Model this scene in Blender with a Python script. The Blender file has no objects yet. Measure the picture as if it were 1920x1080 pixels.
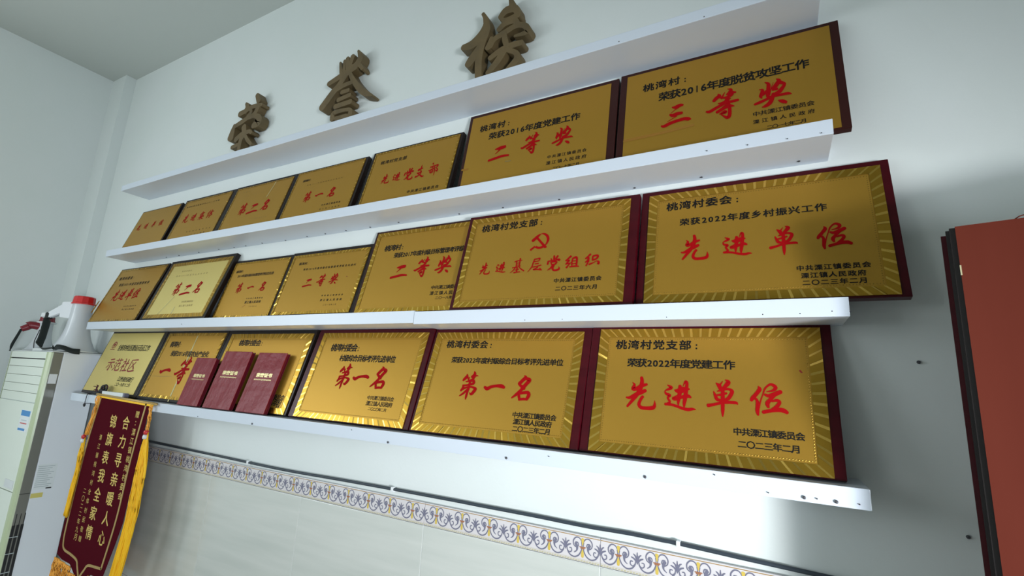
import bpy, bmesh, math, random
from mathutils import Matrix, Vector
R = math.radians
SC = bpy.context.scene
COL = SC.collection
rnd = random.Random(7)

# ---------------------------------------------------------------- camera, world, lights, exposure
cam_d = bpy.data.cameras.new('camera'); cam = bpy.data.objects.new('camera', cam_d); COL.objects.link(cam)
cam_d.sensor_width = 36; cam_d.lens = 16.9044; cam_d.clip_start = .02
cam.matrix_world = Matrix([[0.878258, 0.049728, 0.475594, 0.0], [0.475187, -0.201998, -0.856385, -1.41], [0.053482, 0.978123, -0.201036, 1.55], [0.0, 0.0, 0.0, 1.0]])
SC.camera = cam
SC.view_settings.view_transform = 'Standard'; SC.view_settings.look = 'None'
SC.view_settings.gamma = 1; SC.view_settings.use_curve_mapping = False
SC.view_settings.exposure = 0.0

w = bpy.data.worlds.new('world'); SC.world = w; w.use_nodes = True
w.node_tree.nodes['Background'].inputs[0].default_value = (.72, .86, 1, 1)
w.node_tree.nodes['Background'].inputs[1].default_value = .3

def area(name, loc, target, sx, sy, power, col):
    l = bpy.data.lights.new(name, 'AREA'); l.shape = 'RECTANGLE'; l.size = sx; l.size_y = sy
    l.energy = power; l.color = col
    o = bpy.data.objects.new(name, l); COL.objects.link(o); o.location = loc
    o.rotation_euler = (Vector(target) - Vector(loc)).to_track_quat('-Z', 'Z').to_euler()
    return o
XL, XR, YF, ZC = -4.2307, 2.8, -4.2, 3.6138          # room: left wall, right wall, front wall, ceiling
# daylight through the half-open door in the right wall and through the two windows
dl = area('daylight_door', (XR-.05, -2.75, .60), (-.35, 0, 1.5), .36, .60, 10, (.95, .97, 1)); dl.data.spread = R(36)
ds = area('daylight_door_sky', (XR-.04, -2.83, .95), (-4, -.7, 1.0), .80, 1.4, 45, (.84, .93, 1)); ds.data.spread = R(100)
area('daylight_window_left', (XL+.02, -2.4, 2.15), (XL+2, -2.4, 2.15), 1.2, 1.4, 40, (.86, .95, 1))
area('daylight_window_front', (-3.3, YF+.02, 1.9), (-3.3, YF+2, 1.9), 1.4, 1.4, 24, (.90, .97, .98))

# ---------------------------------------------------------------- materials
def mat(name, col, rough=.5, metal=0., coat=0., spec=.5, bump=None, var=None, coatr=.1):
    m = bpy.data.materials.new(name); m.use_nodes = True
    nt = m.node_tree; p = nt.nodes['Principled BSDF']
    p.inputs['Base Color'].default_value = (*col, 1); p.inputs['Roughness'].default_value = rough
    p.inputs['Metallic'].default_value = metal; p.inputs['Coat Weight'].default_value = coat
    p.inputs['Coat Roughness'].default_value = coatr
    p.inputs['Specular IOR Level'].default_value = spec
    tc = nt.nodes.new('ShaderNodeTexCoord')
    if bump:                                        # (scale, strength, distance)
        n = nt.nodes.new('ShaderNodeTexNoise'); n.inputs['Scale'].default_value = bump[0]; n.inputs['Detail'].default_value = 5
        b = nt.nodes.new('ShaderNodeBump'); b.inputs['Strength'].default_value = bump[1]; b.inputs['Distance'].default_value = bump[2]
        nt.links.new(tc.outputs['Object'], n.inputs['Vector']); nt.links.new(n.outputs['Fac'], b.inputs['Height'])
        nt.links.new(b.outputs['Normal'], p.inputs['Normal'])
    if var:                                         # (scale, second colour, stretch xyz, low, high)
        mp = nt.nodes.new('ShaderNodeMapping'); mp.inputs['Scale'].default_value = var[2]
        n = nt.nodes.new('ShaderNodeTexNoise'); n.inputs['Scale'].default_value = var[0]; n.inputs['Detail'].default_value = 6
        r = nt.nodes.new('ShaderNodeValToRGB'); r.color_ramp.elements[0].position = var[3]; r.color_ramp.elements[1].position = var[4]
        r.color_ramp.elements[0].color = (*col, 1); r.color_ramp.elements[1].color = (*var[1], 1)
        nt.links.new(tc.outputs['Object'], mp.inputs['Vector']); nt.links.new(mp.outputs['Vector'], n.inputs['Vector'])
        nt.links.new(n.outputs['Fac'], r.inputs['Fac']); nt.links.new(r.outputs['Color'], p.inputs['Base Color'])
    return m
M = dict(
    wall=mat('wall_paint', (.70, .74, .73), .75, bump=(60, .12, .004), var=(3, (.68, .73, .71), (1, 1, 1), .35, .7)),
    ceiling=mat('ceiling_paint', (.50, .53, .50), .85, bump=(50, .1, .004)),
    floor=mat('floor_tile', (.55, .53, .50), .25, var=(6, (.48, .46, .43), (1, 1, 1), .4, .6)),
    shelf=mat('white_shelf_laminate', (.62, .68, .76), .34, bump=(30, .05, .002)),
    screw=mat('screw_metal', (.10, .10, .11), .5, metal=.7),
    gold=mat('satin_gold_foil', (.43, .235, .030), .43, metal=.74, bump=(900, .35, .0006), var=(1400, (.51, .29, .042), (1, 1, 1), .35, .65)),
    gold_pale=mat('pale_satin_gold_foil', (.70, .58, .16), .42, metal=.72, bump=(900, .35, .0006), var=(1400, (.78, .62, .26), (1, 1, 1), .35, .65)),
    foil=mat('glint_gold_foil', (.86, .55, .12), .24, metal=1),  # border slivers: glints of the foil put into a paler gold
    dull_foil=mat('matt_gold_foil', (.50, .29, .038), .36, metal=1),
    black_wood=mat('black_lacquered_wood', (.009, .005, .004), .34, spec=.3),
    red_wood=mat('dark_red_lacquered_wood', (.052, .0015, .005), .32, spec=.25, var=(3, (.042, .001, .004), (1, 1, 12), .4, .6)),
    brown_wood=mat('dark_brown_lacquered_wood', (.030, .006, .005), .32, spec=.3),
    black_ink=mat('black_ink', (.006, .006, .006), .6, spec=.2),
    grey_ink=mat('faded_ink', (.22, .15, .04), .5),
    bead_gold=mat('dark_gold_foil', (.26, .15, .02), .4, metal=.8),  # darker gold for the dotted beading line
    red_ink=mat('red_ink', (.31, .001, .003), .7, spec=.1),
    dark_red_ink=mat('dark_red_ink', (.24, .012, .010), .4),
    tape=mat('brown_tape_mark', (.26, .13, .025), .9, spec=.05),
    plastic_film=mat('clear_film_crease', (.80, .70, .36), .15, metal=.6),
    bronze=mat('bronze_painted_foam', (.135, .092, .038), .6, bump=(60, .3, .003), var=(14, (.10, .07, .03), (1, 1, 1), .4, .65)),
    tile=mat('glazed_wall_tile', (.62, .64, .60), .16, coat=.3, var=(1.6, (.54, .57, .53), (1, 1, 14), .35, .7)),
    border=mat('glazed_border_tile', (.66, .63, .64), .14, coat=.3),
    grout=mat('white_grout', (.72, .74, .74), .7),
    motif_grey=mat('grey_violet_glaze', (.17, .17, .235), .25),
    motif_yellow=mat('yellow_glaze', (.62, .46, .10), .25),
    motif_rust=mat('rust_glaze', (.34, .15, .08), .25),
    line_ochre=mat('ochre_line_glaze', (.36, .22, .07), .3),
    line_cream=mat('cream_rope_glaze', (.50, .46, .28), .3),
    line_dark=mat('dark_line_glaze', (.14, .15, .13), .3),
    cable=mat('dark_cable_sheath', (.030, .042, .055), .5),
    white_plastic=mat('white_plastic', (.74, .77, .78), .35),
    cream_plastic=mat('cream_panel_plastic', (.86, .92, .82), .22, coat=.4),
    green_plastic=mat('pale_green_edge_plastic', (.52, .60, .38), .2, coat=.4),
    dark_reflection_plastic=mat('glossy_side_plastic_dark_reflection', (.21, .21, .185), .12, coat=.6),  # reflection of the dark room put into the side panel's colour
    metal_white=mat('white_painted_steel', (.84, .87, .92), .38),
    dark=mat('dark_slot', (.012, .012, .014), .5),
    blue=mat('blue_print', (.07, .28, .62), .5),
    paper=mat('label_paper', (.80, .84, .86), .6),
    label_grey=mat('small_grey_print', (.52, .58, .60), .6),
    yellow_paper=mat('yellow_label_paper', (.72, .62, .18), .6),
    horn=mat('white_horn_plastic', (.62, .65, .68), .3, coat=.3),
    cap_red=mat('bright_red_plastic', (.62, .012, .012), .3, coat=.3),
    grip_red=mat('dark_red_plastic', (.21, .012, .022), .35),
    strap=mat('black_webbing', (.010, .016, .015), .7),
    velvet=mat('maroon_velvet', (.070, .001, .007), .9, spec=.08, bump=(700, .3, .001)),
    braid=mat('gold_braid', (.50, .34, .12), .4, metal=.4, bump=(260, .6, .002)),
    gold_thread=mat('gold_lettering_thread', (.72, .52, .13), .45, metal=.2),
    fringe=mat('golden_yellow_fringe', (1.0, .62, .008), .6, var=(160, (.95, .48, .005), (1, 1, .1), .3, .7)),
    fringe_orange=mat('orange_fringe', (.95, .45, .06), .6, var=(160, (.86, .36, .04), (1, 1, .1), .3, .7)),
    bead=mat('red_bead', (.6, .03, .03), .3),
    book=mat('crimson_leatherette', (.20, .003, .011), .40, coat=.12, spec=.3, bump=(14, .45, .016), coatr=.1),
    book_edge=mat('dark_crimson_leatherette', (.10, .003, .012), .35),
    pages=mat('page_edges', (.62, .58, .50), .7),
    book_gold=mat('stamped_gold', (.85, .74, .36), .3, metal=.5),
    cab=mat('reddish_brown_veneer', (.135, .026, .015), .45, spec=.15, var=(1.2, (.105, .018, .010), (6, 6, .7), .3, .7), bump=(8, .04, .002)),
    cab_edge=mat('black_board_edge', (.010, .006, .006), .5),
    trim=mat('white_trim', (.66, .68, .68), .5),
    glass=mat('window_glass', (.9, .95, .95), .05),
    cord_black=mat('black_cord', (.012, .010, .012), .6),
    leaf_red=mat('dark_red_thread', (.08, .01, .015), .7),
)
g = M['glass'].node_tree.nodes['Principled BSDF']; g.inputs['Transmission Weight'].default_value = 1

# ---------------------------------------------------------------- helpers
def obj(name, me, mats=None, parent=None, smooth=False):
    if isinstance(me, bmesh.types.BMesh):
        b = me; me = bpy.data.meshes.new(name); b.to_mesh(me); b.free()
    if mats is not None:
        for m in (mats if isinstance(mats, (list, tuple)) else [mats]): me.materials.append(M[m] if isinstance(m, str) else m)
    if smooth:
        for p in me.polygons: p.use_smooth = True
    o = bpy.data.objects.new(name, me); COL.objects.link(o)
    if parent: o.parent = parent
    return o
def empty(name, loc=(0, 0, 0), rot=(0, 0, 0), parent=None):
    o = bpy.data.objects.new(name, None); COL.objects.link(o); o.location = loc; o.rotation_euler = rot
    o.empty_display_size = .05
    if parent: o.parent = parent
    return o
def tag(o, label, cat, group=None):
    o['label'] = label; o['category'] = cat
    if group: o['group'] = group
    return o
def struct(o):
    o['kind'] = 'structure'; return o
def box(b, x0, x1, y0, y1, z0, z1, mi=0, bev=0):
    vs = [b.verts.new(p) for p in ((x0, y0, z0), (x1, y0, z0), (x1, y1, z0), (x0, y1, z0), (x0, y0, z1), (x1, y0, z1), (x1, y1, z1), (x0, y1, z1))]
    fs = [b.faces.new([vs[i] for i in f]) for f in ((0, 3, 2, 1), (4, 5, 6, 7), (0, 1, 5, 4), (1, 2, 6, 5), (2, 3, 7, 6), (3, 0, 4, 7))]
    for f in fs: f.material_index = mi
    if bev:
        es = list({e for f in fs for e in f.edges})
        r = bmesh.ops.bevel(b, geom=es, offset=bev, segments=2, affect='EDGES', profile=.6)
        for f in r['faces']: f.material_index = mi
    return b
def mbox(name, dims, m, parent=None, bev=0):
    b = bmesh.new(); box(b, *dims, bev=bev); return obj(name, b, m, parent)
def quad(b, pts, mi=0):
    f = b.faces.new([b.verts.new(p) for p in pts]); f.material_index = mi; return f
def catmull(pts, k):
    if len(pts) < 3: 
        return [[a + (c - a) * i / k for a, c in zip(pts[0], pts[-1])] for i in range(k + 1)]
    out = []
    P = [pts[0]] + list(pts) + [pts[-1]]
    for i in range(1, len(P) - 2):
        for j in range(k):
            t = j / k
            out.append([.5 * (2 * b + (c - a) * t + (2 * a - 5 * b + 4 * c - d) * t * t + (3 * b - a - 3 * c + d) * t ** 3)
                        for a, b, c, d in zip(P[i - 1], P[i], P[i + 1], P[i + 2])])
    out.append(list(pts[-1]))
    return out
def ribbon2d(stroke, k=5, cap=4):
    """brush stroke [(x, y, width)...] -> outline pairs for a strip with rounded ends"""
    c = catmull(stroke, k); n = len(c); pairs = []
    for i, (x, y, w) in enumerate(c):
        a = c[max(i - 1, 0)]; d = c[min(i + 1, n - 1)]
        dx, dy = d[0] - a[0], d[1] - a[1]; l = math.hypot(dx, dy) or 1; dx /= l; dy /= l; h = max(w, .001) / 2
        if i == 0:
            for j in range(cap):
                th = math.pi / 2 * j / cap; ox, oy = -dx * h * math.cos(th) * .8, -dy * h * math.cos(th) * .8; s = h * math.sin(th)
                pairs.append(((x + ox - dy * s, y + oy + dx * s), (x + ox + dy * s, y + oy - dx * s)))
        pairs.append(((x - dy * h, y + dx * h), (x + dy * h, y - dx * h)))
        if i == n - 1:
            for j in range(cap):
                th = math.pi / 2 * (j + 1) / cap; ox, oy = dx * h * math.sin(th) * .8, dy * h * math.sin(th) * .8; s = h * math.cos(th)
                pairs.append(((x + ox - dy * s, y + oy + dx * s), (x + ox + dy * s, y + oy - dx * s)))
    return pairs
def add_stroke(b, stroke, f, y0, y1=None, mi=0, k=5):
    """f maps (x, y) of the stroke to (u, v); flat at depth y0, or a prism from y0 (front) back to y1"""
    pr = [(f(*p), f(*q)) for p, q in ribbon2d(stroke, k)]
    fr = [(b.verts.new((p[0], y0, p[1])), b.verts.new((q[0], y0, q[1]))) for p, q in pr]
    for (a, c), (a2, c2) in zip(fr, fr[1:]):
        fc = b.faces.new((a, c, c2, a2)); fc.material_index = mi
    if y1 is not None:
        bk = [(b.verts.new((p[0], y1, p[1])), b.verts.new((q[0], y1, q[1]))) for p, q in pr]
        for i in range(len(fr) - 1):
            b.faces.new((fr[i][0], fr[i + 1][0], bk[i + 1][0], bk[i][0])).material_index = mi
            b.faces.new((fr[i + 1][1], fr[i][1], bk[i][1], bk[i + 1][1])).material_index = mi
            b.faces.new((bk[i][0], bk[i + 1][0], bk[i + 1][1], bk[i][1])).material_index = mi
        b.faces.new((fr[0][0], bk[0][0], bk[0][1], fr[0][1])).material_index = mi
        b.faces.new((fr[-1][1], bk[-1][1], bk[-1][0], fr[-1][0])).material_index = mi
def lathe(b, prof, seg=32, c=(0, 0, 0), mi=0, close=True):
    rings = [[b.verts.new((c[0] + r * math.cos(2 * math.pi * i / seg), c[1] + r * math.sin(2 * math.pi * i / seg), c[2] + z)) for i in range(seg)] for r, z in prof]
    for r0, r1 in zip(rings, rings[1:]):
        for i in range(seg):
            b.faces.new((r0[i], r0[(i + 1) % seg], r1[(i + 1) % seg], r1[i])).material_index = mi
    if close:
        b.faces.new(rings[0][::-1]).material_index = mi; b.faces.new(rings[-1]).material_index = mi
def tube(b, pts, r, seg=8, k=6, mi=0, flat=1.0, up=(0, 0, 1)):
    c = [Vector(p) for p in (catmull([tuple(p) for p in pts], k) if k else pts)]
    rr = r if callable(r) else (lambda t: r)
    rings = []
    for i, p in enumerate(c):
        t = (c[min(i + 1, len(c) - 1)] - c[max(i - 1, 0)]).normalized()
        s = t.cross(Vector(up)); s = s.normalized() if s.length > 1e-4 else t.cross(Vector((0, 1, 0))).normalized()
        u = s.cross(t).normalized(); q = rr(i / (len(c) - 1))
        rings.append([b.verts.new(p + s * q * math.cos(2 * math.pi * j / seg) + u * q * flat * math.sin(2 * math.pi * j / seg)) for j in range(seg)])
    for r0, r1 in zip(rings, rings[1:]):
        for j in range(seg):
            b.faces.new((r0[j], r0[(j + 1) % seg], r1[(j + 1) % seg], r1[j])).material_index = mi
    b.faces.new(rings[0][::-1]).material_index = mi; b.faces.new(rings[-1]).material_index = mi

_text = {}
def text_geo(s, _):
    """polygons of a line of type: verts (x, y) and faces, with its bounding box"""
    if s not in _text:
        c = bpy.data.curves.new('type', 'FONT'); c.body = s; c.resolution_u = 2; c.space_character = 1.04
        o = bpy.data.objects.new('type', c); COL.objects.link(o)
        dg = bpy.context.evaluated_depsgraph_get()
        me = bpy.data.meshes.new_from_object(o.evaluated_get(dg))
        vs = [(v.co.x, v.co.y) for v in me.vertices]; fs = [tuple(p.vertices) for p in me.polygons]
        bpy.data.objects.remove(o); bpy.data.meshes.remove(me); bpy.data.curves.remove(c)
        xs = [v[0] for v in vs]; ys = [v[1] for v in vs]
        _text[s] = (vs, fs, (min(xs), min(ys), max(xs), max(ys)))
    return _text[s]
def add_line(b, s, u0, v0, u1, v1, y, bold):
    """a line of type spread over the box: every character in its own cell, its proportions kept where there is room"""
    unit = lambda ch: .58 if ch.isdigit() else .62 if ch == ':' else 1.
    _, _, (rx0, ry0, rx1, ry1) = text_geo('国', 0)
    em = rx1 - rx0; tot = sum(unit(c) for c in s)
    if bold > .02:                                                  # headings: never flatter than the spacing allows
        hh = max(v1 - v0, .78 * (u1 - u0) / tot)
        v0, v1 = (v0, v0 + hh) if s[-1] == ':' else ((v0 + v1 - hh) / 2, (v0 + v1 + hh) / 2)
    h = v1 - v0
    last = unit(s[-1])
    cw = min(h * 1.06, (u1 - u0) / tot * .95)                      # width of a full character
    pitch = (u1 - u0 - cw * last) / max(tot - last, .01)
    x = u0; kv = h / (ry1 - ry0)
    for ch in s:
        vs, fs, (x0, y0, x1, y1) = text_geo(ch, 0)
        ku = cw / em; off = x - (rx0 * ku if unit(ch) == 1 else (x0 + x1) / 2 * ku - cw * .29)
        a, c = x0 * ku + off, x1 * ku + off
        add_text(b, ch, a, v0 + (y0 - ry0) * kv, c, v0 + (y1 - ry0) * kv, y, bold)
        x += pitch * unit(ch)
def add_text(b, s, u0, v0, u1, v1, y, bold=.012, mi=0):
    vs, fs, (x0, y0, x1, y1) = text_geo(s, 0)
    if x1 - x0 < 1e-6: return
    x0 -= bold; x1 += bold; y0 -= bold; y1 += bold
    ku, kv = (u1 - u0) / (x1 - x0), (v1 - v0) / (y1 - y0)
    for j, (ox, oz) in enumerate(((-bold, -bold), (bold, bold), (-bold, bold), (bold, -bold)) if bold > .001 else ((0, 0),)):   # heavier weight: the outline laid over itself
        vv = [b.verts.new((u0 + (x + ox - x0) * ku, y - j * 4e-6, v0 + (z + oz - y0) * kv)) for x, z in vs]
        for f in fs:
            try: b.faces.new([vv[i] for i in f]).material_index = mi
            except ValueError: pass

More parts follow.
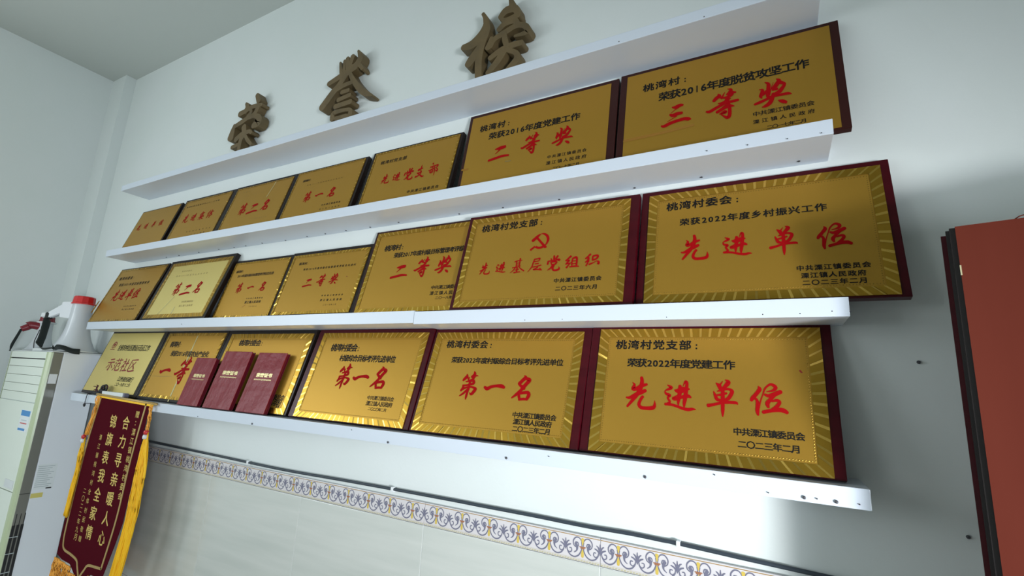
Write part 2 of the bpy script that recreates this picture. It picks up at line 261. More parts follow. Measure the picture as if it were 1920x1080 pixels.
# brush-written characters: strokes of (x, y, width), the character about 1 high, centred on x = 0
GLY = {'先':[[[-0.287,0.883,0.022],[-0.223,0.811,0.065],[-0.25,0.676,0.115],[-0.135,0.689,0.104],[0.002,0.778,0.104],[0.17,0.837,0.066]],[[-0.009,1.061,0.079],[0.015,0.912,0.1],[-0.021,0.702,0.115],[-0.108,0.507,0.108],[-0.251,0.294,0.087],[-0.401,0.089,0.058]],[[-0.452,0.377,0.044],[-0.343,0.376,0.081],[-0.15,0.49,0.102],[0.016,0.572,0.117],[0.14,0.63,0.087]],[[0.068,0.43,0.078],[0.004,0.324,0.078],[-0.036,0.178,0.085],[0.034,0.083,0.092],[0.188,0.065,0.092],[0.381,0.085,0.105],[0.452,0.154,0.082],[0.45,0.324,0.014]]],'进':[[[-0.388,0.846,0.028],[-0.27,0.772,0.081],[-0.376,0.702,0.056],[-0.455,0.655,0.027],[-0.424,0.57,0.063],[-0.314,0.52,0.082],[-0.364,0.432,0.054],[-0.299,0.309,0.06],[-0.41,0.232,0.068]],[[-0.43,0.238,0.07],[-0.249,0.229,0.07],[-0.089,0.191,0.069],[0.07,0.14,0.076],[0.238,0.111,0.082],[0.366,0.134,0.068],[0.455,0.126,0.027]],[[-0.01,0.835,0.08],[-0.006,0.679,0.106],[-0.032,0.466,0.092],[-0.047,0.325,0.066],[-0.044,0.235,0.033]],[[0.076,0.825,0.013],[0.145,0.985,0.055],[0.193,0.93,0.073],[0.172,0.688,0.098],[0.152,0.463,0.098],[0.13,0.295,0.078],[0.127,0.185,0.039]],[[-0.159,0.692,0.043],[-0.065,0.675,0.127],[0.092,0.726,0.141],[0.256,0.749,0.049]],[[-0.074,0.534,0.027],[-0.204,0.442,0.054],[-0.149,0.41,0.084],[0.034,0.477,0.083],[0.215,0.529,0.097],[0.307,0.493,0.056]],[[-0.048,0.563,0.041],[0.029,0.624,0.048],[0.146,0.687,0.055]]],'单':[[[-0.176,0.976,0.03],[-0.091,0.894,0.103],[-0.077,0.817,0.071]],[[-0.091,0.894,0.057],[0.007,1.039,0.014]],[[0.077,1.089,0.018],[0.16,1.015,0.11],[0.062,0.87,0.085],[-0.035,0.773,0.073],[-0.147,0.721,0.018]],[[-0.245,0.708,0.029],[-0.196,0.579,0.072],[-0.147,0.475,0.083],[-0.036,0.452,0.061]],[[-0.133,0.721,0.022],[0.006,0.783,0.061],[0.159,0.806,0.062],[0.261,0.742,0.084],[0.212,0.603,0.088],[0.143,0.508,0.085],[0.019,0.455,0.058]],[[-0.147,0.605,0.046],[-0.036,0.627,0.06],[0.103,0.673,0.06]],[[0.006,0.79,0.083],[0.006,0.591,0.09],[0.005,0.364,0.085],[0.004,0.14,0.075],[0.001,-0.023,0.027]],[[-0.397,0.277,0.09],[-0.258,0.309,0.074],[-0.036,0.376,0.067],[0.183,0.405,0.075],[0.358,0.402,0.075],[0.397,0.36,0.029]]],'位':[[[-0.247,0.93,0.027],[-0.218,0.841,0.09],[-0.307,0.702,0.085],[-0.402,0.578,0.092],[-0.443,0.501,0.065]],[[-0.349,0.581,0.057],[-0.293,0.496,0.067],[-0.285,0.35,0.084],[-0.296,0.205,0.084],[-0.28,0.091,0.046]],[[-0.254,0.294,0.038],[-0.203,0.502,0.028],[-0.138,0.697,0.028],[-0.081,0.863,0.039],[0.014,0.972,0.048],[0.105,0.999,0.068],[0.191,0.921,0.085],[0.136,0.83,0.062],[-0.045,0.776,0.014]],[[-0.08,0.693,0.06],[0.015,0.661,0.088],[0.156,0.713,0.104],[0.311,0.795,0.096]],[[0.169,0.699,0.077],[0.049,0.561,0.077],[-0.032,0.44,0.094],[-0.011,0.326,0.052]],[[0.084,0.505,0.042],[0.212,0.542,0.073],[0.272,0.488,0.075],[0.204,0.369,0.081],[0.1,0.276,0.077]],[[-0.143,0.18,0.083],[0.01,0.227,0.083],[0.2,0.269,0.099],[0.348,0.265,0.108],[0.443,0.209,0.079]]],'第':[[[-0.176,0.917,0.039],[-0.172,0.833,0.101],[-0.273,0.712,0.081],[-0.271,0.67,0.029]],[[-0.153,0.834,0.082],[-0.074,0.754,0.033]],[[-0.045,0.822,0.024],[-0.076,0.729,0.05]],[[0.109,1.028,0.045],[0.145,0.929,0.099],[0.057,0.834,0.088]],[[0.138,0.887,0.066],[0.289,0.885,0.033]],[[0.182,0.864,0.049],[0.1,0.745,0.066],[-0.122,0.652,0.045]],[[-0.16,0.65,0.034],[0.043,0.676,0.059],[0.151,0.697,0.078],[0.177,0.6,0.088],[0.041,0.544,0.053]],[[-0.254,0.505,0.05],[-0.067,0.523,0.06],[0.069,0.578,0.071]],[[-0.223,0.499,0.069],[-0.233,0.399,0.08],[-0.283,0.306,0.06]],[[-0.281,0.331,0.064],[-0.115,0.422,0.061],[0.1,0.465,0.057],[0.279,0.426,0.077],[0.296,0.362,0.106],[0.188,0.211,0.089],[0.101,0.254,0.023]],[[0.014,0.642,0.067],[0.016,0.461,0.087],[-0.0,0.281,0.077],[-0.007,0.103,0.067],[-0.009,0.007,0.023]],[[-0.037,0.344,0.067],[-0.169,0.207,0.066],[-0.296,0.118,0.028]]],'一':[[[-0.385,0.488,0.076],[-0.272,0.438,0.112],[-0.128,0.509,0.092],[0.076,0.551,0.088],[0.27,0.552,0.115],[0.385,0.511,0.082]]],'名':[[[0.022,0.966,0.018],[0.078,0.897,0.104],[-0.018,0.784,0.105],[-0.113,0.67,0.105]],[[0.1,0.867,0.09],[0.245,0.811,0.111],[0.167,0.699,0.112],[0.075,0.571,0.112],[-0.016,0.444,0.094],[-0.154,0.298,0.085],[-0.312,0.167,0.034]],[[-0.127,0.654,0.059],[-0.011,0.582,0.089],[0.085,0.525,0.103],[0.107,0.496,0.061]],[[-0.083,0.363,0.073],[-0.039,0.229,0.08],[0.007,0.126,0.071]],[[-0.012,0.344,0.078],[0.131,0.375,0.085],[0.262,0.382,0.095],[0.312,0.295,0.107],[0.257,0.156,0.092]],[[-0.019,0.132,0.069],[0.142,0.157,0.075],[0.275,0.15,0.059]]],'三':[[[-0.119,0.903,0.037],[-0.004,0.88,0.116],[0.123,0.917,0.117],[0.208,0.911,0.075]],[[0.082,0.836,0.039],[-0.031,0.775,0.023],[-0.143,0.677,0.015]],[[-0.177,0.612,0.066],[-0.084,0.559,0.121],[0.057,0.593,0.115],[0.183,0.586,0.093]],[[0.03,0.5,0.029],[-0.265,0.341,0.015]],[[-0.455,0.217,0.043],[-0.361,0.183,0.105],[-0.163,0.259,0.106],[0.075,0.305,0.104],[0.283,0.321,0.11],[0.407,0.279,0.111],[0.455,0.266,0.061]]],'等':[[[-0.107,1.018,0.043],[-0.078,0.948,0.103],[-0.168,0.873,0.109],[-0.236,0.791,0.087]],[[-0.063,0.944,0.072],[-0.005,0.804,0.029]],[[0.087,1.041,0.017],[-0.005,0.845,0.061]],[[0.177,1.156,0.022],[0.264,1.109,0.072],[0.247,1.012,0.105],[0.173,0.933,0.087]],[[0.262,0.987,0.119],[0.399,0.955,0.049]],[[0.318,0.909,0.061],[0.215,0.839,0.084],[0.039,0.831,0.052]],[[0.054,0.827,0.047],[0.242,0.75,0.047]],[[0.17,0.792,0.101],[0.11,0.649,0.123],[-0.111,0.643,0.031]],[[-0.456,0.419,0.058],[-0.366,0.394,0.094],[-0.172,0.489,0.093],[0.05,0.586,0.093],[0.225,0.615,0.092],[0.456,0.626,0.081]],[[-0.144,0.312,0.091],[-0.011,0.384,0.102],[0.165,0.473,0.123],[0.337,0.423,0.038]],[[0.209,0.5,0.085],[0.219,0.299,0.086],[0.209,0.105,0.092],[0.157,0.022,0.098],[0.043,0.112,0.048],[-0.072,0.242,0.016]],[[-0.072,0.212,0.031],[0.075,0.27,0.101],[0.074,0.221,0.07],[-0.028,0.21,0.03]],[[0.154,0.676,0.084],[0.208,0.46,0.084]]],'奖':[[[-0.347,0.837,0.023],[-0.265,0.811,0.067],[-0.285,0.66,0.101],[-0.316,0.572,0.081],[-0.285,0.484,0.02]],[[-0.186,1.084,0.019],[-0.094,0.994,0.079],[-0.104,0.761,0.096],[-0.127,0.534,0.08],[-0.104,0.43,0.033]],[[-0.301,0.606,0.095],[-0.146,0.715,0.095]],[[0.129,1.12,0.022],[0.192,1.04,0.094],[0.118,0.887,0.115],[0.032,0.777,0.103]],[[0.215,0.954,0.114],[0.33,0.858,0.077],[0.256,0.706,0.097],[0.171,0.597,0.112],[0.036,0.562,0.069]],[[0.043,1.009,0.009],[-0.02,0.813,0.017],[-0.072,0.556,0.02]],[[0.016,0.723,0.059],[0.124,0.728,0.079]],[[-0.483,0.31,0.069],[-0.352,0.349,0.088],[-0.173,0.412,0.078],[-0.008,0.478,0.088],[0.191,0.476,0.077],[0.388,0.473,0.085],[0.483,0.434,0.036]],[[0.023,0.585,0.071],[-0.011,0.421,0.095],[-0.085,0.252,0.108],[-0.196,0.169,0.095],[-0.291,0.149,0.029]],[[0.142,0.289,0.025],[0.232,0.234,0.098],[0.319,0.161,0.089],[0.336,0.119,0.033]]],'二':[[[-0.263,0.651,0.045],[-0.005,0.675,0.164],[0.262,0.702,0.148]],[[0.008,0.591,0.066],[-0.218,0.384,0.025]],[[-0.539,0.068,0.105],[-0.175,0.126,0.119],[0.204,0.179,0.114],[0.539,0.153,0.082]]],'基':[[[-0.345,0.928,0.062],[-0.109,0.995,0.075],[0.262,1.021,0.053]],[[-0.182,1.001,0.073],[-0.149,0.513,0.073]],[[0.094,1.179,0.103],[0.103,0.835,0.082],[0.109,0.522,0.073]],[[-0.165,0.799,0.052],[0.122,0.805,0.052]],[[-0.153,0.627,0.052],[0.12,0.634,0.052]],[[-0.453,0.422,0.065],[-0.14,0.456,0.075],[0.22,0.542,0.048]],[[-0.194,0.431,0.081],[-0.358,0.188,0.071],[-0.572,-0.009,0.026]],[[0.084,0.495,0.051],[0.288,0.283,0.076],[0.572,0.094,0.089]],[[-0.187,0.204,0.06],[0.09,0.269,0.075]],[[-0.044,0.392,0.088],[-0.043,0.025,0.082]],[[-0.24,-0.003,0.103],[-0.014,0.023,0.072],[0.241,0.033,0.072]]],'层':[[[-0.122,1.006,0.088],[0.098,1.03,0.087],[0.29,1.042,0.101],[0.253,0.905,0.074]],[[-0.12,0.795,0.064],[0.099,0.819,0.064],[0.261,0.848,0.059]],[[-0.124,1.021,0.09],[-0.197,0.745,0.084],[-0.262,0.415,0.076],[-0.395,0.174,0.062],[-0.56,-0.037,0.025]],[[-0.038,0.607,0.072],[0.236,0.627,0.072]],[[-0.197,0.354,0.072],[0.049,0.377,0.082],[0.477,0.469,0.064]],[[0.222,0.322,0.077],[0.07,0.223,0.067],[-0.11,0.125,0.088],[0.166,0.133,0.083],[0.474,0.083,0.094]],[[0.4,0.226,0.062],[0.56,0.049,0.074]]],'党':[[[-0.032,1.148,0.107],[0.0,0.887,0.124]],[[-0.258,0.946,0.06],[-0.167,0.791,0.093]],[[0.257,1.122,0.119],[0.14,0.912,0.111]],[[-0.448,0.74,0.093],[-0.457,0.52,0.107],[-0.502,0.45,0.032]],[[-0.412,0.737,0.084],[0.014,0.776,0.095],[0.399,0.817,0.143],[0.412,0.706,0.077]],[[-0.221,0.648,0.075],[-0.167,0.497,0.085]],[[-0.185,0.645,0.082],[0.206,0.65,0.101],[0.157,0.472,0.111],[-0.121,0.421,0.095]],[[-0.014,0.412,0.138],[-0.162,0.169,0.112],[-0.407,-0.013,0.032]],[[0.058,0.407,0.114],[-0.014,0.122,0.123],[0.113,-0.05,0.12],[0.426,-0.019,0.134],[0.502,0.084,0.101],[0.449,0.232,0.02]]],'组':[[[-0.169,0.993,0.137],[-0.342,0.827,0.098],[-0.514,0.661,0.098]],[[-0.462,0.656,0.082],[-0.256,0.675,0.1],[-0.407,0.472,0.097],[-0.482,0.37,0.085]],[[-0.469,0.405,0.074],[-0.229,0.422,0.092]],[[-0.4,0.095,0.115],[-0.296,0.248,0.084],[-0.085,0.517,0.031]],[[-0.008,0.763,0.088],[-0.029,0.477,0.087],[0.001,0.189,0.068]],[[0.006,0.798,0.115],[0.236,0.886,0.138],[0.323,0.699,0.117],[0.339,0.199,0.095]],[[0.028,0.58,0.066],[0.265,0.596,0.066]],[[0.034,0.365,0.066],[0.304,0.379,0.065]],[[-0.164,0.131,0.073],[0.174,0.158,0.108],[0.514,0.132,0.077]]],'织':[[[-0.175,1.012,0.132],[-0.327,0.848,0.095],[-0.497,0.702,0.084]],[[-0.448,0.716,0.08],[-0.25,0.735,0.095],[-0.361,0.496,0.093],[-0.471,0.417,0.083]],[[-0.455,0.433,0.073],[-0.226,0.467,0.08]],[[-0.394,0.129,0.09],[-0.312,0.316,0.079],[-0.221,0.59,0.053]],[[0.024,0.817,0.083],[0.029,0.57,0.093]],[[0.037,0.851,0.11],[0.329,0.896,0.121],[0.403,0.784,0.119],[0.287,0.618,0.112],[0.032,0.534,0.104]],[[-0.171,0.217,0.111],[0.052,0.304,0.074],[0.271,0.409,0.037]],[[0.301,0.442,0.04],[0.468,0.393,0.109],[0.497,0.234,0.138],[0.417,0.223,0.043]]],'支':[[[-0.034,1.244,0.036],[-0.042,1.012,0.109],[-0.028,0.834,0.093]],[[-0.279,0.751,0.2],[-0.106,0.831,0.156],[0.13,0.898,0.086]],[[-0.013,0.657,0.083],[0.05,0.452,0.142],[-0.346,0.455,0.059]],[[-0.346,0.455,0.088],[0.012,0.191,0.093],[0.27,-0.013,0.138],[0.423,-0.005,0.118]],[[-0.423,0.067,0.156],[-0.238,0.107,0.108],[0.029,0.264,0.077],[0.067,0.525,0.07]]],'部':[[[-0.157,1.191,0.111],[-0.121,1.068,0.092]],[[-0.314,0.802,0.114],[-0.132,0.84,0.112],[0.008,0.887,0.085]],[[-0.194,0.853,0.056],[0.008,0.619,0.077]],[[-0.476,0.434,0.055],[-0.189,0.508,0.103],[0.089,0.603,0.094]],[[-0.277,0.412,0.081],[-0.217,0.21,0.109],[-0.038,0.249,0.151],[-0.015,0.434,0.067],[-0.247,0.444,0.049]],[[0.048,0.878,0.074],[0.199,0.352,0.093],[0.228,-0.143,0.033]],[[0.089,0.87,0.097],[0.419,0.914,0.108],[0.367,0.696,0.099],[0.269,0.641,0.051],[0.476,0.446,0.093],[0.452,0.262,0.143],[0.309,0.367,0.037]]],'集':[[[-0.05,0.98,0.069],[-0.22,0.78,0.058],[-0.4,0.62,0.034]],[[-0.22,0.8,0.069],[-0.23,0.42,0.069]],[[-0.22,0.8,0.058],[0.3,0.84,0.069]],[[-0.2,0.68,0.046],[0.22,0.71,0.046]],[[-0.2,0.56,0.046],[0.24,0.59,0.046]],[[-0.22,0.43,0.058],[0.36,0.47,0.069]],[[0.05,0.95,0.069],[0.06,0.44,0.069]],[[-0.42,0.3,0.058],[0.42,0.36,0.08]],[[0.0,0.42,0.092],[0.0,0.0,0.069]],[[-0.04,0.3,0.069],[-0.4,0.05,0.034]],[[0.02,0.3,0.069],[0.2,0.16,0.092],[0.45,0.06,0.058]]],'体':[[[-0.18,0.98,0.069],[-0.28,0.74,0.08],[-0.46,0.52,0.034]],[[-0.28,0.72,0.069],[-0.28,0.04,0.08]],[[-0.14,0.72,0.058],[0.46,0.78,0.08]],[[0.14,0.98,0.08],[0.14,0.02,0.08]],[[0.1,0.72,0.069],[-0.02,0.48,0.058],[-0.18,0.26,0.034]],[[0.16,0.72,0.069],[0.3,0.46,0.092],[0.48,0.32,0.058]],[[-0.02,0.26,0.058],[0.32,0.29,0.058]]],'示':[[[-0.25,0.86,0.058],[0.25,0.91,0.08]],[[-0.44,0.62,0.069],[0.44,0.68,0.092]],[[0.02,0.64,0.092],[0.02,0.08,0.092],[-0.12,0.16,0.034]],[[-0.2,0.46,0.069],[-0.4,0.22,0.046]],[[0.2,0.48,0.046],[0.4,0.26,0.092]]],'范':[[[-0.44,0.82,0.058],[0.44,0.87,0.069]],[[-0.17,0.96,0.069],[-0.15,0.72,0.058]],[[0.16,0.98,0.069],[0.13,0.74,0.058]],[[-0.36,0.64,0.08],[-0.28,0.56,0.069]],[[-0.42,0.46,0.069],[-0.33,0.38,0.069]],[[-0.42,0.08,0.08],[-0.2,0.34,0.034]],[[-0.08,0.58,0.058],[0.28,0.62,0.08],[0.26,0.36,0.069],[0.16,0.38,0.034]],[[-0.06,0.6,0.069],[-0.08,0.14,0.08],[0.1,0.08,0.08],[0.44,0.12,0.092],[0.42,0.3,0.023]]],'社':[[[-0.24,0.98,0.058],[-0.16,0.86,0.08]],[[-0.42,0.72,0.058],[-0.08,0.76,0.08],[-0.26,0.48,0.058],[-0.46,0.3,0.034]],[[-0.24,0.52,0.08],[-0.24,0.02,0.08]],[[-0.18,0.48,0.046],[-0.06,0.36,0.08]],[[0.0,0.6,0.058],[0.4,0.64,0.08]],[[0.2,0.92,0.08],[0.2,0.1,0.08]],[[-0.06,0.08,0.069],[0.48,0.12,0.092]]],'区':[[[-0.4,0.88,0.058],[0.4,0.93,0.08]],[[-0.36,0.88,0.08],[-0.36,0.1,0.08],[0.44,0.14,0.092]],[[0.24,0.76,0.069],[0.0,0.48,0.069],[-0.26,0.24,0.034]],[[-0.18,0.72,0.046],[0.06,0.5,0.069],[0.3,0.26,0.103]]]}
def add_brush(s, u0, v0, u1, v1, y, m, parent, wide=1.0, boldw=1.22):
    h = v1 - v0
    ext = lambda ch: (min(p[0] for a in GLY[ch] for p in a), max(p[0] for a in GLY[ch] for p in a))
    a0, a1 = ext(s[0])[0] * h * wide, ext(s[-1])[1] * h * wide
    c0, c1 = u0 - a0, u1 - a1; n = len(s)
    j = 0
    for i, ch in enumerate(s):
        cx = c0 + (c1 - c0) * i / (n - 1); b = bmesh.new()
        for st in GLY[ch]:
            j += 1
            add_stroke(b, [(p[0], p[1], p[2] * boldw) for p in st], lambda x, z: (cx + x * h * wide, v0 + z * h), y - j * 4e-6)
        obj('brush_character', b, m, parent)

# ---------------------------------------------------------------- the room
struct(mbox('floor', (XL-.2, XR+.2, YF-.2, .2, -.1, 0), 'floor'))
struct(mbox('ceiling', (XL-.2, XR+.2, YF-.2, .2, ZC, ZC+.1), 'ceiling'))
wb = struct(mbox('wall_back', (XL-.2, XR+.2, 0, .2, 0, ZC), 'wall'))
def holed_wall(name, axis, c0, c1, a0, a1, hole):
    """wall slab with one opening: axis 'x' = slab at x c0..c1 running along y a0..a1"""
    h0, h1, z0, z1 = hole; b = bmesh.new()
    for p0, p1, q0, q1 in ((a0, h0, 0, ZC), (h1, a1, 0, ZC), (h0, h1, 0, z0), (h0, h1, z1, ZC)):
        if p1 - p0 > 1e-4 and q1 - q0 > 1e-4:
            box(b, *((c0, c1, p0, p1) if axis == 'x' else (p0, p1, c0, c1)), q0, q1)
    return struct(obj(name, b, 'wall'))
holed_wall('wall_left', 'x', XL-.2, XL, YF, 0, (-3.0, -1.8, 1.45, 2.85))
holed_wall('wall_right', 'x', XR, XR+.2, YF, 0, (-3.3, -2.37, 0, 2.1))
holed_wall('wall_front', 'y', YF-.2, YF, XL-.2, XR+.2, (-4.0, -2.6, 1.2, 2.6))
def window(name, pts, axis):
    w_ = struct(empty(name)); (a0, a1, z0, z1, c) = pts; b = bmesh.new(); t = .05
    def bb(p0, p1, q0, q1, d0, d1): box(b, *((c+d0, c+d1, p0, p1) if axis == 'x' else (p0, p1, c+d0, c+d1)), q0, q1)
    for p in ((a0, a0+t, z0, z1), (a1-t, a1, z0, z1), (a0+t, a1-t, z0, z0+t), (a0+t, a1-t, z1-t, z1), ((a0+a1)/2-.02, (a0+a1)/2+.02, z0+t, z1-t)): bb(*p, -.03, .03)
    obj('window_frame', b, 'trim', w_)
    b = bmesh.new(); bb(a0+t, (a0+a1)/2-.02, z0+t, z1-t, -.003, .003); obj('pane', b, 'glass', w_)
    b = bmesh.new(); bb((a0+a1)/2+.02, a1-t, z0+t, z1-t, -.003, .003); obj('pane', b, 'glass', w_)
window('window_1', (-3.0, -1.8, 1.45, 2.85, XL-.12), 'x')
window('window_2', (-4.0, -2.6, 1.2, 2.6, YF-.12), 'y')
d = struct(empty('door_1', (XR+.1, -3.3, 0), (0, 0, R(-28))))     # door leaf, half open to the outside
mbox('door_leaf', (-.02, .02, 0, .90, .01, 2.08), 'trim', d)
# pipe casing in the corner
struct(mbox('trim_1', (XL, XL+0.1941, -0.0636, 0, 0, ZC), 'wall'))
# nails and stains on the wall
for x, z in [(0.283, 1.654), (0.331, 1.296)]:
    b = bmesh.new(); lathe(b, [(.0035, 0), (.004, .004), (.002, .007)], 8); n = obj('nail', b, 'screw', wb); n.rotation_euler = (R(90), 0, 0); n.location = (x, 0, z)

# ---------------------------------------------------------------- tiled dado: tiles, patterned border
tiles = struct(empty('trim_2')); PIT = .613; X0 = -.4535
tile_me = None
for k in range(-6, 4):
    x = X0 + k * PIT
    for r_ in range(2):
        z1 = 1.078 - r_ * .53
        if tile_me is None:
            b = bmesh.new(); box(b, .0012, PIT-.0012, -.010, 0, -.5276, 0, bev=.0015); t0 = obj('tile', b, 'tile', tiles); tile_me = t0.data
        else: t0 = bpy.data.objects.new('tile', tile_me); COL.objects.link(t0); t0.parent = tiles
        t0.location = (x, 0, z1)
gb = bmesh.new(); box(gb, X0-6*PIT, X0+4*PIT, -.0085, 0, .02, 1.15); obj('grout', gb, 'grout', tiles)
def motif_mesh():
    b = bmesh.new(); s = .1022/100; f = lambda x, z: (x * s, z * s)
    half = [([(3, 15, 2), (9, 23, 3), (19, 24, 3.4), (27, 15, 3.4), (26, 4, 3), (18, -1, 3), (12, 4, 2.6), (14, 11, 3), (20, 11, 4)], 0),
            ([(20, 8, 8), (16, 0, 7), (17, -9, 4), (24, -15, 2)], 0),
            ([(3, 13, 3), (2, 3, 2.4), (4, -8, 3), (11, -20, 3.6), (23, -26, 3.6), (36, -23, 3.6), (44, -13, 3.4), (46, -3, 2.5)], 0),
            ([(45, -12, 3), (38, -17, 3), (32, -13, 3), (33, -6, 3), (38, -6, 2.4)], 0),
            ([(49, -6, 4), (42, 1, 4.4), (35, 4, 3)], 0), ([(50, -4, 4), (45, 8, 4), (40, 12, 2.4)], 0)]
    j = 0
    for st, mi in half:
        for sg in (1, -1):
            j += 1; add_stroke(b, [(p[0]*sg, p[1], p[2]) for p in st], f, -.0004 - j*8e-6, mi=mi, k=4)
    for sg in (1, -1):
        j += 1; add_stroke(b, [(50*sg, -10, 3), (50*sg, 4, 4.5), (50*sg, 17, 2)], f, -.0004 - j*8e-6, k=4)
    for st, mi in (([(0, 7, 3), (0, 15, 6), (0, 21, 9)], 1), ([(0, -5, 3), (0, -14, 8), (0, -22, 7)], 1), ([(-8, 1.5, 3), (8, 1.5, 3)], 2), ([(-5, -1.5, 3), (5, -1.5, 3)], 2)):
        j += 1; add_stroke(b, st, f, -.0004 - j*8e-6, mi=mi, k=4)
    me = bpy.data.meshes.new('scroll_motif'); b.to_mesh(me); b.free()
    for m in ('motif_grey', 'motif_yellow', 'motif_rust'): me.materials.append(M[m])
    return me
mot = motif_mesh(); bt_me = ln_me = None
for k in range(-6, 3):
    b = None
    if bt_me is None:
        b = bmesh.new(); box(b, .001, PIT-.001, -.011, 0, 0, .0715, bev=.001); bt_me = bpy.data.meshes.new('border_tile'); b.to_mesh(bt_me); b.free(); bt_me.materials.append(M['border'])
        b = bmesh.new()
        quad(b, [(.001, -.0112, .0665), (PIT-.001, -.0112, .0665), (PIT-.001, -.0112, .0685), (.001, -.0112, .0685)], 0)
        quad(b, [(.001, -.0112, .0005), (PIT-.001, -.0112, .0005), (PIT-.001, -.0112, .0022), (.001, -.0112, .0022)], 2)
        for i in range(76):                                        # rope line of slanted twists
            u = .001 + i * (PIT-.002)/76; q = (PIT-.002)/76
            quad(b, [(u, -.0113, .0032), (u+q*.75, -.0113, .0032), (u+q*1.0, -.0113, .0066), (u+q*.25, -.0113, .0066)], 1)
        quad(b, [(.001, -.0112, .0085), (PIT-.001, -.0112, .0085), (PIT-.001, -.0112, .0093), (.001, -.0112, .0093)], 1)
        ln_me = bpy.data.meshes.new('painted_line'); b.to_mesh(ln_me); b.free()
        for m in ('line_ochre', 'line_cream', 'line_dark'): ln_me.materials.append(M[m])
    bt = bpy.data.objects.new('border_tile', bt_me); COL.objects.link(bt); bt.parent = tiles; bt.location = (X0 + k*PIT, 0, 1.0795)
    l = bpy.data.objects.new('painted_line', ln_me); COL.objects.link(l); l.parent = bt
    for i in range(6):
        m = bpy.data.objects.new('scroll_motif', mot); COL.objects.link(m); m.parent = bt; m.location = ((i+.5)*PIT/6, -.011, .0385)

# ---------------------------------------------------------------- cable along the top of the border
cb = empty('wall_cable', (0, 0, 0))
tag(cb, 'thin dark cable clipped to the wall just above the patterned tile border', 'cable')
pts = [(-3.5, 1.176), (-3.1, 1.174), (-2.837, 1.172), (-2.306, 1.169), (-1.82, 1.165), (-1.473, 1.17), (-1.218, 1.173), (-0.955, 1.175), (-0.852, 1.175), (-0.663, 1.176), (-0.495, 1.175), (-0.374, 1.178), (-0.289, 1.177), (-0.249, 1.177), (-0.087, 1.172), (0.071, 1.168), (0.4, 1.16), (1.0, 1.16)]
b = bmesh.new(); tube(b, [(x, -.008, z) for x, z in pts], .0052, 8, 6); obj('cable_run', b, 'cable', cb, True)
for x, z in [(-0.246, 1.176), (-1.215, 1.173), (-2.042, 1.167)]:
    b = bmesh.new(); box(b, x-.005, x+.005, -.016, 0, z-.009, z+.008, bev=.0015); obj('cable_clip', b, 'white_plastic', cb)

# ---------------------------------------------------------------- shelves
SH = {1: (-3.4553, 0.1479, 2.6191, 0.0344, [-2.242], [(-0.13, 2.591, 0.0022), (-0.372, 2.593, 0.0022)], []), 2: (-3.4607, 0.1458, 2.2133, 0.039, [], [(0.121, 2.18, 0.0013), (0.051, 2.18, 0.0013), (-0.037, 2.182, 0.0013), (-0.133, 2.185, 0.0013)], [(0.078, -0.029), (-0.165, -0.02), (-0.36, -0.015), (-0.614, -0.011), (-0.83, -0.014), (-1.018, -0.015), (-1.31, -0.021), (-1.471, -0.015), (-1.61, -0.018), (-1.74, -0.017), (-1.862, -0.016), (-2.024, -0.008), (-2.188, -0.016), (-2.323, -0.014), (-2.42, -0.014), (-2.546, -0.019), (-2.729, -0.02), (-2.93, -0.017), (-3.063, -0.017)]), 3: (-3.4903, 0.1459, 1.7818, 0.043, [-1.07], [(0.146, 1.749, 0.0016), (0.113, 1.751, 0.0016), (0.052, 1.747, 0.0016), (-0.023, 1.747, 0.0016), (-0.241, 1.745, 0.0016), (-0.528, 1.745, 0.0016), (-0.647, 1.745, 0.0016), (-2.493, 1.759, 0.0016)], []), 4: (-3.4844, 0.1539, 1.3859, 0.041, [], [(0.037, 1.354, 0.0034), (0.094, 1.354, 0.0034), (-0.296, 1.352, 0.0034), (-0.685, 1.352, 0.0034), (-1.128, 1.351, 0.0034), (-1.843, 1.351, 0.0034), (-0.03, 1.354, 0.0014), (0.06, 1.355, 0.0014), (-2.223, 1.351, 0.0014), (-1.297, 1.375, 0.0014), (-0.554, 1.371, 0.0014), (-0.138, 1.377, 0.0014), (0.133, 1.355, 0.0014)], [])}
D = 0.1537
shelf_labels = {1: 'topmost long white shelf, empty, under the bronze characters', 2: 'second long white shelf from the top, holding smaller dark framed plaques at its left',
                3: 'third long white shelf from the top with a joint in its front face', 4: 'lowest long white shelf, holding three red booklets and the hanging banner'}
for i, (x0, x1, z, t, cuts, screws, under) in SH.items():
    s = empty('wall_shelf', (x0, 0, z)); tag(s, shelf_labels[i], 'shelf', 'long white wall shelves')
    xs = [x0] + cuts + [x1]
    for k, (a, c) in enumerate(zip(xs, xs[1:])):
        dz = .004 if k == 0 and len(cuts) else 0; dy = .003 if k else 0
        mbox('shelf_board', (a - x0 + (.0014 if k else 0), c - x0 - .0006, -D - dy, 0, -t + dz, dz), 'shelf', s, bev=.0015)
    for (x, zz, rr) in screws:
        b = bmesh.new(); lathe(b, [(rr, 0), (rr*1.05, .0012), (rr*.5, .0022)], 10); o = obj('screw', b, 'screw', s); o.rotation_euler = (R(90), 0, 0); o.location = (x - x0, -D - .0015, zz - z)
    for (x, yy) in under:
        b = bmesh.new(); lathe(b, [(.0036, 0), (.0040, .0012), (.0020, .0022)], 10); o = obj('screw', b, 'screw', s); o.rotation_euler = (R(180), 0, 0); o.location = (x - x0, yy, -t)

